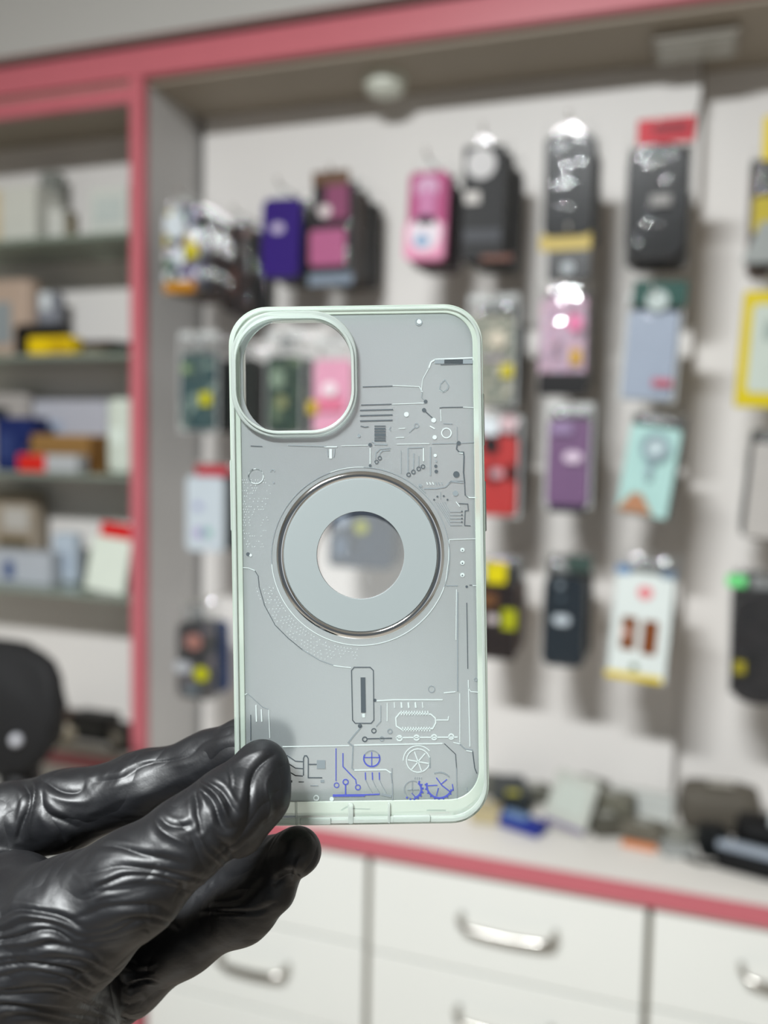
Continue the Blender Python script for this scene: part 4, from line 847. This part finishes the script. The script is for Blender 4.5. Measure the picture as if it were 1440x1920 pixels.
# work in camera-aligned axes to keep the box tight
Rm = np.array([list(Rt), list(Up), list(-Fw)])
q = (allp-np.array(CAM)) @ Rm.T
lo = (q-allr[:, None]).min(0)-0.004; hi = (q+allr[:, None]).max(0)+0.004
nx, ny, nz = [int(math.ceil((hi[i]-lo[i])/h))+1 for i in range(3)]
X, Y_, Z = np.meshgrid(lo[0]+h*np.arange(nx), lo[1]+h*np.arange(ny), lo[2]+h*np.arange(nz), indexing='ij')
X = X.astype(np.float32); Y_ = Y_.astype(np.float32); Z = Z.astype(np.float32)
def smin(a, b, k):
    hh = np.clip(0.5+0.5*(b-a)/k, 0, 1); return b+(a-b)*hh-k*hh*(1-hh)
F = np.full(X.shape, 1.0, np.float32)
for ci, c in enumerate(chains):
    G_ = None
    for (pa, ra), (pb, rb) in zip(c[:-1], c[1:]):
        a = (pa-np.array(CAM)) @ Rm.T; b = (pb-np.array(CAM)) @ Rm.T; d = b-a; L2 = float(d @ d)
        rm = max(ra, rb)+0.012
        l0 = np.minimum(a, b)-rm; l1 = np.maximum(a, b)+rm
        i0 = np.maximum(((l0-lo)/h).astype(int), 0); i1 = np.minimum(((l1-lo)/h).astype(int)+2, (nx, ny, nz))
        sl = tuple(slice(i0[k], i1[k]) for k in range(3))
        x, y, z = X[sl]-a[0], Y_[sl]-a[1], Z[sl]-a[2]
        t = np.clip((x*d[0]+y*d[1]+z*d[2])/L2, 0, 1)
        dist = np.sqrt((x-t*d[0])**2+(y-t*d[1])**2+(z-t*d[2])**2) - (ra+(rb-ra)*t)
        if G_ is None: G_ = np.full(X.shape, 1.0, np.float32)
        G_[sl] = smin(G_[sl], dist.astype(np.float32), 0.006)
    F = smin(F, G_, 0.0028 if ci in (2, 3, 4, 5) else 0.005)
# surface nets
inside = F < 0
cells = np.zeros((nx-1, ny-1, nz-1), np.int8); cnt = np.zeros((nx-1, ny-1, nz-1), np.float32)
acc = np.zeros((nx-1, ny-1, nz-1, 3), np.float32)
def corner(A, i, j, k): return A[i:nx-1+i, j:ny-1+j, k:nz-1+k]
for ax in range(3):
    for o1 in (0, 1):
        for o2 in (0, 1):
            s = [0, 0, 0]; oth = [k for k in range(3) if k != ax]; s[oth[0]] = o1; s[oth[1]] = o2
            e = list(s); e[ax] = 1
            fa, fb = corner(F, *s), corner(F, *e); m = (fa < 0) != (fb < 0)
            t = np.where(m, fa/np.where(m, fa-fb, 1), 0)
            for k in range(3): acc[..., k] += np.where(m, s[k]+(t if k == ax else 0), 0)
            cnt += m
act = cnt > 0; idx = -np.ones(act.shape, np.int64); idx[act] = np.arange(act.sum())
ii, jj, kk = np.nonzero(act)
V = np.stack([ii, jj, kk], 1)+acc[act]/cnt[act][:, None]
V = lo+V*h
Fc = []
for ax in range(3):
    o1, o2 = [k for k in range(3) if k != ax]
    sh = [slice(1, n-1) for n in (nx, ny, nz)]; sh[ax] = slice(0, (nx, ny, nz)[ax]-1)
    sh2 = list(sh); sh2[ax] = slice(1, (nx, ny, nz)[ax])
    a, b = inside[tuple(sh)], inside[tuple(sh2)]
    I = np.array(np.nonzero(a != b)).T
    if not len(I): continue
    fl = a[a != b]
    base = I.copy(); base[:, o1] += 1; base[:, o2] += 1
    def g(d1, d2):
        c = base.copy(); c[:, o1] -= d1; c[:, o2] -= d2; return idx[c[:, 0], c[:, 1], c[:, 2]]
    qd = np.stack([g(0, 0), g(1, 0), g(1, 1), g(0, 1)], 1)
    if ax == 1: fl = ~fl
    qd[fl] = qd[fl][:, ::-1]; Fc.append(qd)
Fc = np.concatenate(Fc)
Vw = V @ Rm + np.array(CAM)
me = bpy.data.meshes.new('gloved_hand'); me.from_pydata(Vw.tolist(), [], Fc.tolist()); me.update()
bm = bmesh.new(); bm.from_mesh(me); bmesh.ops.recalc_face_normals(bm, faces=bm.faces[:]); bm.to_mesh(me); bm.free()
tmp = bpy.data.objects.new('hand_tmp', me); COL.objects.link(tmp)
md = tmp.modifiers.new('sm', 'SMOOTH'); md.factor = 0.5; md.iterations = 5
md = tmp.modifiers.new('ss', 'SUBSURF'); md.levels = 1; md.render_levels = 1
bpy.context.view_layer.update()
me2 = bpy.data.meshes.new_from_object(tmp.evaluated_get(bpy.context.evaluated_depsgraph_get()))
bpy.data.objects.remove(tmp)
nv = len(me2.vertices); co = np.empty(nv*3); me2.vertices.foreach_get('co', co); co = co.reshape(-1, 3)
no = np.empty(nv*3); me2.vertex_normals.foreach_get('vector', no); no = no.reshape(-1, 3)
pu, pv, pd = project(co)
pu = pu+9*np.sin(pv/31+1.3*np.sin(pu/47))+5*np.sin(pu/19+pv/23); pv = pv+7*np.sin(pu/53+0.8*np.sin(pv/29))+4*np.sin(pu/27-pv/17)
face = np.clip(-(no @ np.array(Fw))*1.5+0.15, 0, 1)
disp = np.zeros(nv)
def fold(pts, w, amp, which=None, dmin=0, dmax=9):
    """a crease (amp<0) or ridge (amp>0, mm) of the loose glove along a line on its visible side."""
    global disp
    pts = np.array(pts, float); best = np.full(nv, 1e9); tb = np.zeros(nv)
    n = len(pts)-1
    sel = (pu > pts[:, 0].min()-4*w) & (pu < pts[:, 0].max()+4*w) & (pv > pts[:, 1].min()-4*w) & (pv < pts[:, 1].max()+4*w) & (pd > dmin) & (pd < dmax)
    si = np.nonzero(sel)[0]; a_, b_ = pu[si], pv[si]; be = np.full(len(si), 1e9); tt_ = np.zeros(len(si))
    for i in range(n):
        p, d = pts[i], pts[i+1]-pts[i]; t = np.clip(((a_-p[0])*d[0]+(b_-p[1])*d[1])/(d @ d), 0, 1)
        dd = np.hypot(a_-p[0]-t*d[0], b_-p[1]-t*d[1]); m = dd < be
        be[m] = dd[m]; tt_[m] = (i+t[m])/n
    prof = np.exp(-(be/(0.62*w))**1.3) - 0.35*np.exp(-((be-2.0*w)/(0.9*w))**2)
    disp[si] += amp*0.00085*prof*np.sin(np.pi*np.clip(tt_*0.9+0.05, 0, 1))**0.6*face[si]
def bez(p0, p1, p2, n=10):
    return [((1-t)**2*p0[0]+2*t*(1-t)*p1[0]+t*t*p2[0], (1-t)**2*p0[1]+2*t*(1-t)*p1[1]+t*t*p2[1]) for t in [i/n for i in range(n+1)]]
DT = 0.262     # thumb side of the hand lies nearer than this
# thumb tip: flattened fold of empty glove
fold(bez((520, 1415), (478, 1440), (452, 1560)), 9, -1.3, dmax=DT)
fold(bez((528, 1440), (500, 1480), (486, 1540)), 6, 0.8, dmax=DT)
fold(bez((500, 1402), (470, 1420), (440, 1450)), 10, 0.5, dmax=DT)
fold([(434, 1420), (428, 1450), (424, 1478)], 3, -0.7, dmax=DT)
fold(bez((366, 1468), (400, 1510), (437, 1552)), 5, 1.2, dmax=DT)
fold(bez((372, 1490), (395, 1530), (432, 1562)), 5, -1.3, dmax=DT)
fold(bez((378, 1462), (410, 1500), (440, 1530)), 7, -1.2, dmax=DT)
fold([(364, 1468), (362, 1500), (368, 1530), (384, 1560)], 5, -1.1, dmax=DT)
fold(bez((300, 1535), (340, 1560), (362, 1545)), 6, -0.9, dmax=DT)
fold(bez((280, 1530), (320, 1570), (360, 1585)), 6, 0.7, dmax=DT)
fold(bez((410, 1560), (440, 1590), (448, 1640)), 7, -0.9, dmax=DT)
fold(bez((380, 1570), (410, 1610), (425, 1660)), 6, 0.6, dmax=DT)
for k in range(9):       # long folds fanning over the thumb base
    o = k*17
    j_ = random.uniform(-7, 7); s_ = random.uniform(0, 90); e_ = random.uniform(-50, 10)
    fold(bez((100+s_, 1612+o*1.25+j_), (250+k*4, 1572+o*1.1+j_), (395-k*11+e_, 1636+o*0.9+j_+e_*0.3)), random.uniform(4, 8), -random.uniform(0.3, 0.85), dmax=DT+0.01)
    if k % 2: fold(bez((120+s_, 1623+o*1.25+j_), (260+k*4, 1581+o*1.1+j_), (398-k*11+e_, 1650+o*0.9+j_)), 7, random.uniform(0.2, 0.6), dmax=DT+0.01)
for k in range(11):      # horizontal folds over the wrist side
    y = 1722+k*19+random.uniform(-4, 4)
    xs_ = random.choice((-40, -40, 10, 60)); xe_ = random.choice((150, 200, 235))
    fold(bez((xs_, y+random.uniform(-8, 8)), (110, y-14+random.uniform(-10, 10)), (xe_-2*k, y+30*(xe_/235))), random.uniform(4, 8), -random.uniform(0.6, 1.5), dmax=DT+0.02)
    if random.random() < 0.6: fold(bez((xs_+20, y+10), (100, y-4), (xe_, y+40*(xe_/235))), random.uniform(6, 10), random.uniform(0.3, 0.8), dmax=DT+0.02)
for k in range(8):
    a = random.uniform(0, 1); x0 = 230+random.uniform(0, 170); y0 = 1640+random.uniform(0, 60)
    fold([(x0, y0), (x0+random.uniform(-12, 12), y0+20), (x0+random.uniform(-20, 10), y0+42)], 4, random.uniform(-0.7, 0.6), dmax=DT)
# index finger
fold(bez((60, 1462), (130, 1500), (160, 1470)), 8, -1.4, dmin=DT)
fold(bez((30, 1470), (48, 1510), (48, 1570)), 7, -1.7, dmin=DT)
fold(bez((45, 1455), (60, 1500), (70, 1570)), 7, 1.2, dmin=DT)
fold(bez((160, 1466), (240, 1430), (330, 1415)), 9, 0.4, dmin=DT)
fold(bez((170, 1470), (300, 1425), (440, 1380)), 7, -0.7, dmin=DT)
fold(bez((100, 1530), (250, 1500), (400, 1430)), 16, 0.3, dmin=DT)
fold(bez((70, 1500), (90, 1540), (140, 1560)), 7, -0.9, dmin=DT)
fold(bez((180, 1430), (300, 1400), (430, 1366)), 6, 0.5, dmin=DT)
# middle / ring fingers
fold(bez((575, 1640), (545, 1622), (520, 1650)), 6, -1.2, dmin=0.25)
fold(bez((566, 1606), (555, 1625), (562, 1645)), 4, 0.6, dmin=0.25)
fold(bez((520, 1690), (430, 1720), (370, 1720)), 5, -0.7, dmin=0.25)
fold(bez((500, 1640), (460, 1690), (380, 1700)), 7, -0.8, dmin=0.25)
fold(bez((300, 1840), (270, 1830), (240, 1850)), 4, -0.9, dmin=0.25)
for k in range(8):
    y = 1790+k*15
    fold([(232-k*2, y), (262-k*3, y+12), (300-k*6, y+8)], 4, -0.8*(1 if k % 2 else -0.7), dmin=0.25)
# broad unevenness
sc_ = 55.0
ph = np.sin(co[:, 0]*210+3*np.sin(co[:, 2]*130))*np.sin(co[:, 2]*260+2*np.sin(co[:, 0]*170)+co[:, 1]*120)
disp += 0.00010*ph
# keep the folds off the pads that touch the case
co2 = co + no*(0.8*disp[:, None])
# glove pads flatten where they press on the case
qq = (co2-np.array(CAM)) @ Rm.T; dpt = -qq[:, 2]; uu, vv, _ = project(co2)
m = (uu > 437) & (uu < 912) & (vv < 1548) & (dpt < CASE_D-0.0006+0.004) & (dpt > CASE_D-0.0012) & (dpt < CASE_D+0.002)
qq[m, 2] = -(CASE_D-0.0012)
m = (uu > 460) & (uu < 890) & (vv < 1500) & (dpt > CASE_D+0.002-0.003) & (dpt < CASE_D+0.0017) & (dpt >= CASE_D+0.0)
qq[m, 2] = -(CASE_D+0.0017)
co2 = qq @ Rm + np.array(CAM)
hc0 = np.array(atd(-150, 2000, 0.275))
me2.vertices.foreach_set('co', (co2-hc0).ravel()); me2.update()
GLV = bpy.data.materials.new('black_nitrile_glove'); GLV.use_nodes = True
nt = GLV.node_tree; b = nt.nodes['Principled BSDF']; b.inputs['Base Color'].default_value = rgb(13, 14, 17); b.inputs['Roughness'].default_value = 0.47
b.inputs['Specular IOR Level'].default_value = 0.5
tc = nt.nodes.new('ShaderNodeTexCoord'); n1 = nt.nodes.new('ShaderNodeTexNoise'); n1.inputs['Scale'].default_value = 95; n1.inputs['Detail'].default_value = 4
mp = nt.nodes.new('ShaderNodeMapping'); mp.inputs['Rotation'].default_value = (0.3, 0.7, 0.2); mp.inputs['Scale'].default_value = (0.9, 1, 1.3)
n2 = nt.nodes.new('ShaderNodeTexNoise'); n2.inputs['Scale'].default_value = 1500
nt.links.new(tc.outputs['Object'], mp.inputs[0]); nt.links.new(mp.outputs[0], n1.inputs['Vector']); nt.links.new(tc.outputs['Object'], n2.inputs['Vector'])
n3 = nt.nodes.new('ShaderNodeTexNoise'); n3.inputs['Scale'].default_value = 48; n3.inputs['Detail'].default_value = 1.5; n3.inputs['Distortion'].default_value = 0.7
nt.links.new(tc.outputs['Object'], n3.inputs['Vector'])
m1 = nt.nodes.new('ShaderNodeMath'); m1.operation = 'SUBTRACT'; m1.inputs[1].default_value = 0.5; nt.links.new(n3.outputs['Fac'], m1.inputs[0])
m2 = nt.nodes.new('ShaderNodeMath'); m2.operation = 'ABSOLUTE'; nt.links.new(m1.outputs[0], m2.inputs[0])
b0 = nt.nodes.new('ShaderNodeBump'); b0.inputs['Strength'].default_value = 0.55; b0.inputs['Distance'].default_value = 0.006
nt.links.new(m2.outputs[0], b0.inputs['Height'])
b1 = nt.nodes.new('ShaderNodeBump'); b1.inputs['Strength'].default_value = 0.35; b1.inputs['Distance'].default_value = 0.0009
b2 = nt.nodes.new('ShaderNodeBump'); b2.inputs['Strength'].default_value = 0.25; b2.inputs['Distance'].default_value = 0.0001
nt.links.new(n1.outputs['Fac'], b1.inputs['Height']); nt.links.new(n2.outputs['Fac'], b2.inputs['Height'])
nt.links.new(b0.outputs['Normal'], b1.inputs['Normal']); nt.links.new(b1.outputs['Normal'], b2.inputs['Normal']); nt.links.new(b2.outputs['Normal'], b.inputs['Normal'])
me2.materials.clear(); me2.materials.append(GLV)
for p in me2.polygons: p.use_smooth = True
hand = bpy.data.objects.new('gloved_hand', me2); COL.objects.link(hand); hand.location = hc0
me2.name = 'gloved_hand'
tag(hand, 'left hand in a wrinkled black nitrile glove pinching the clear phone case', 'hand')
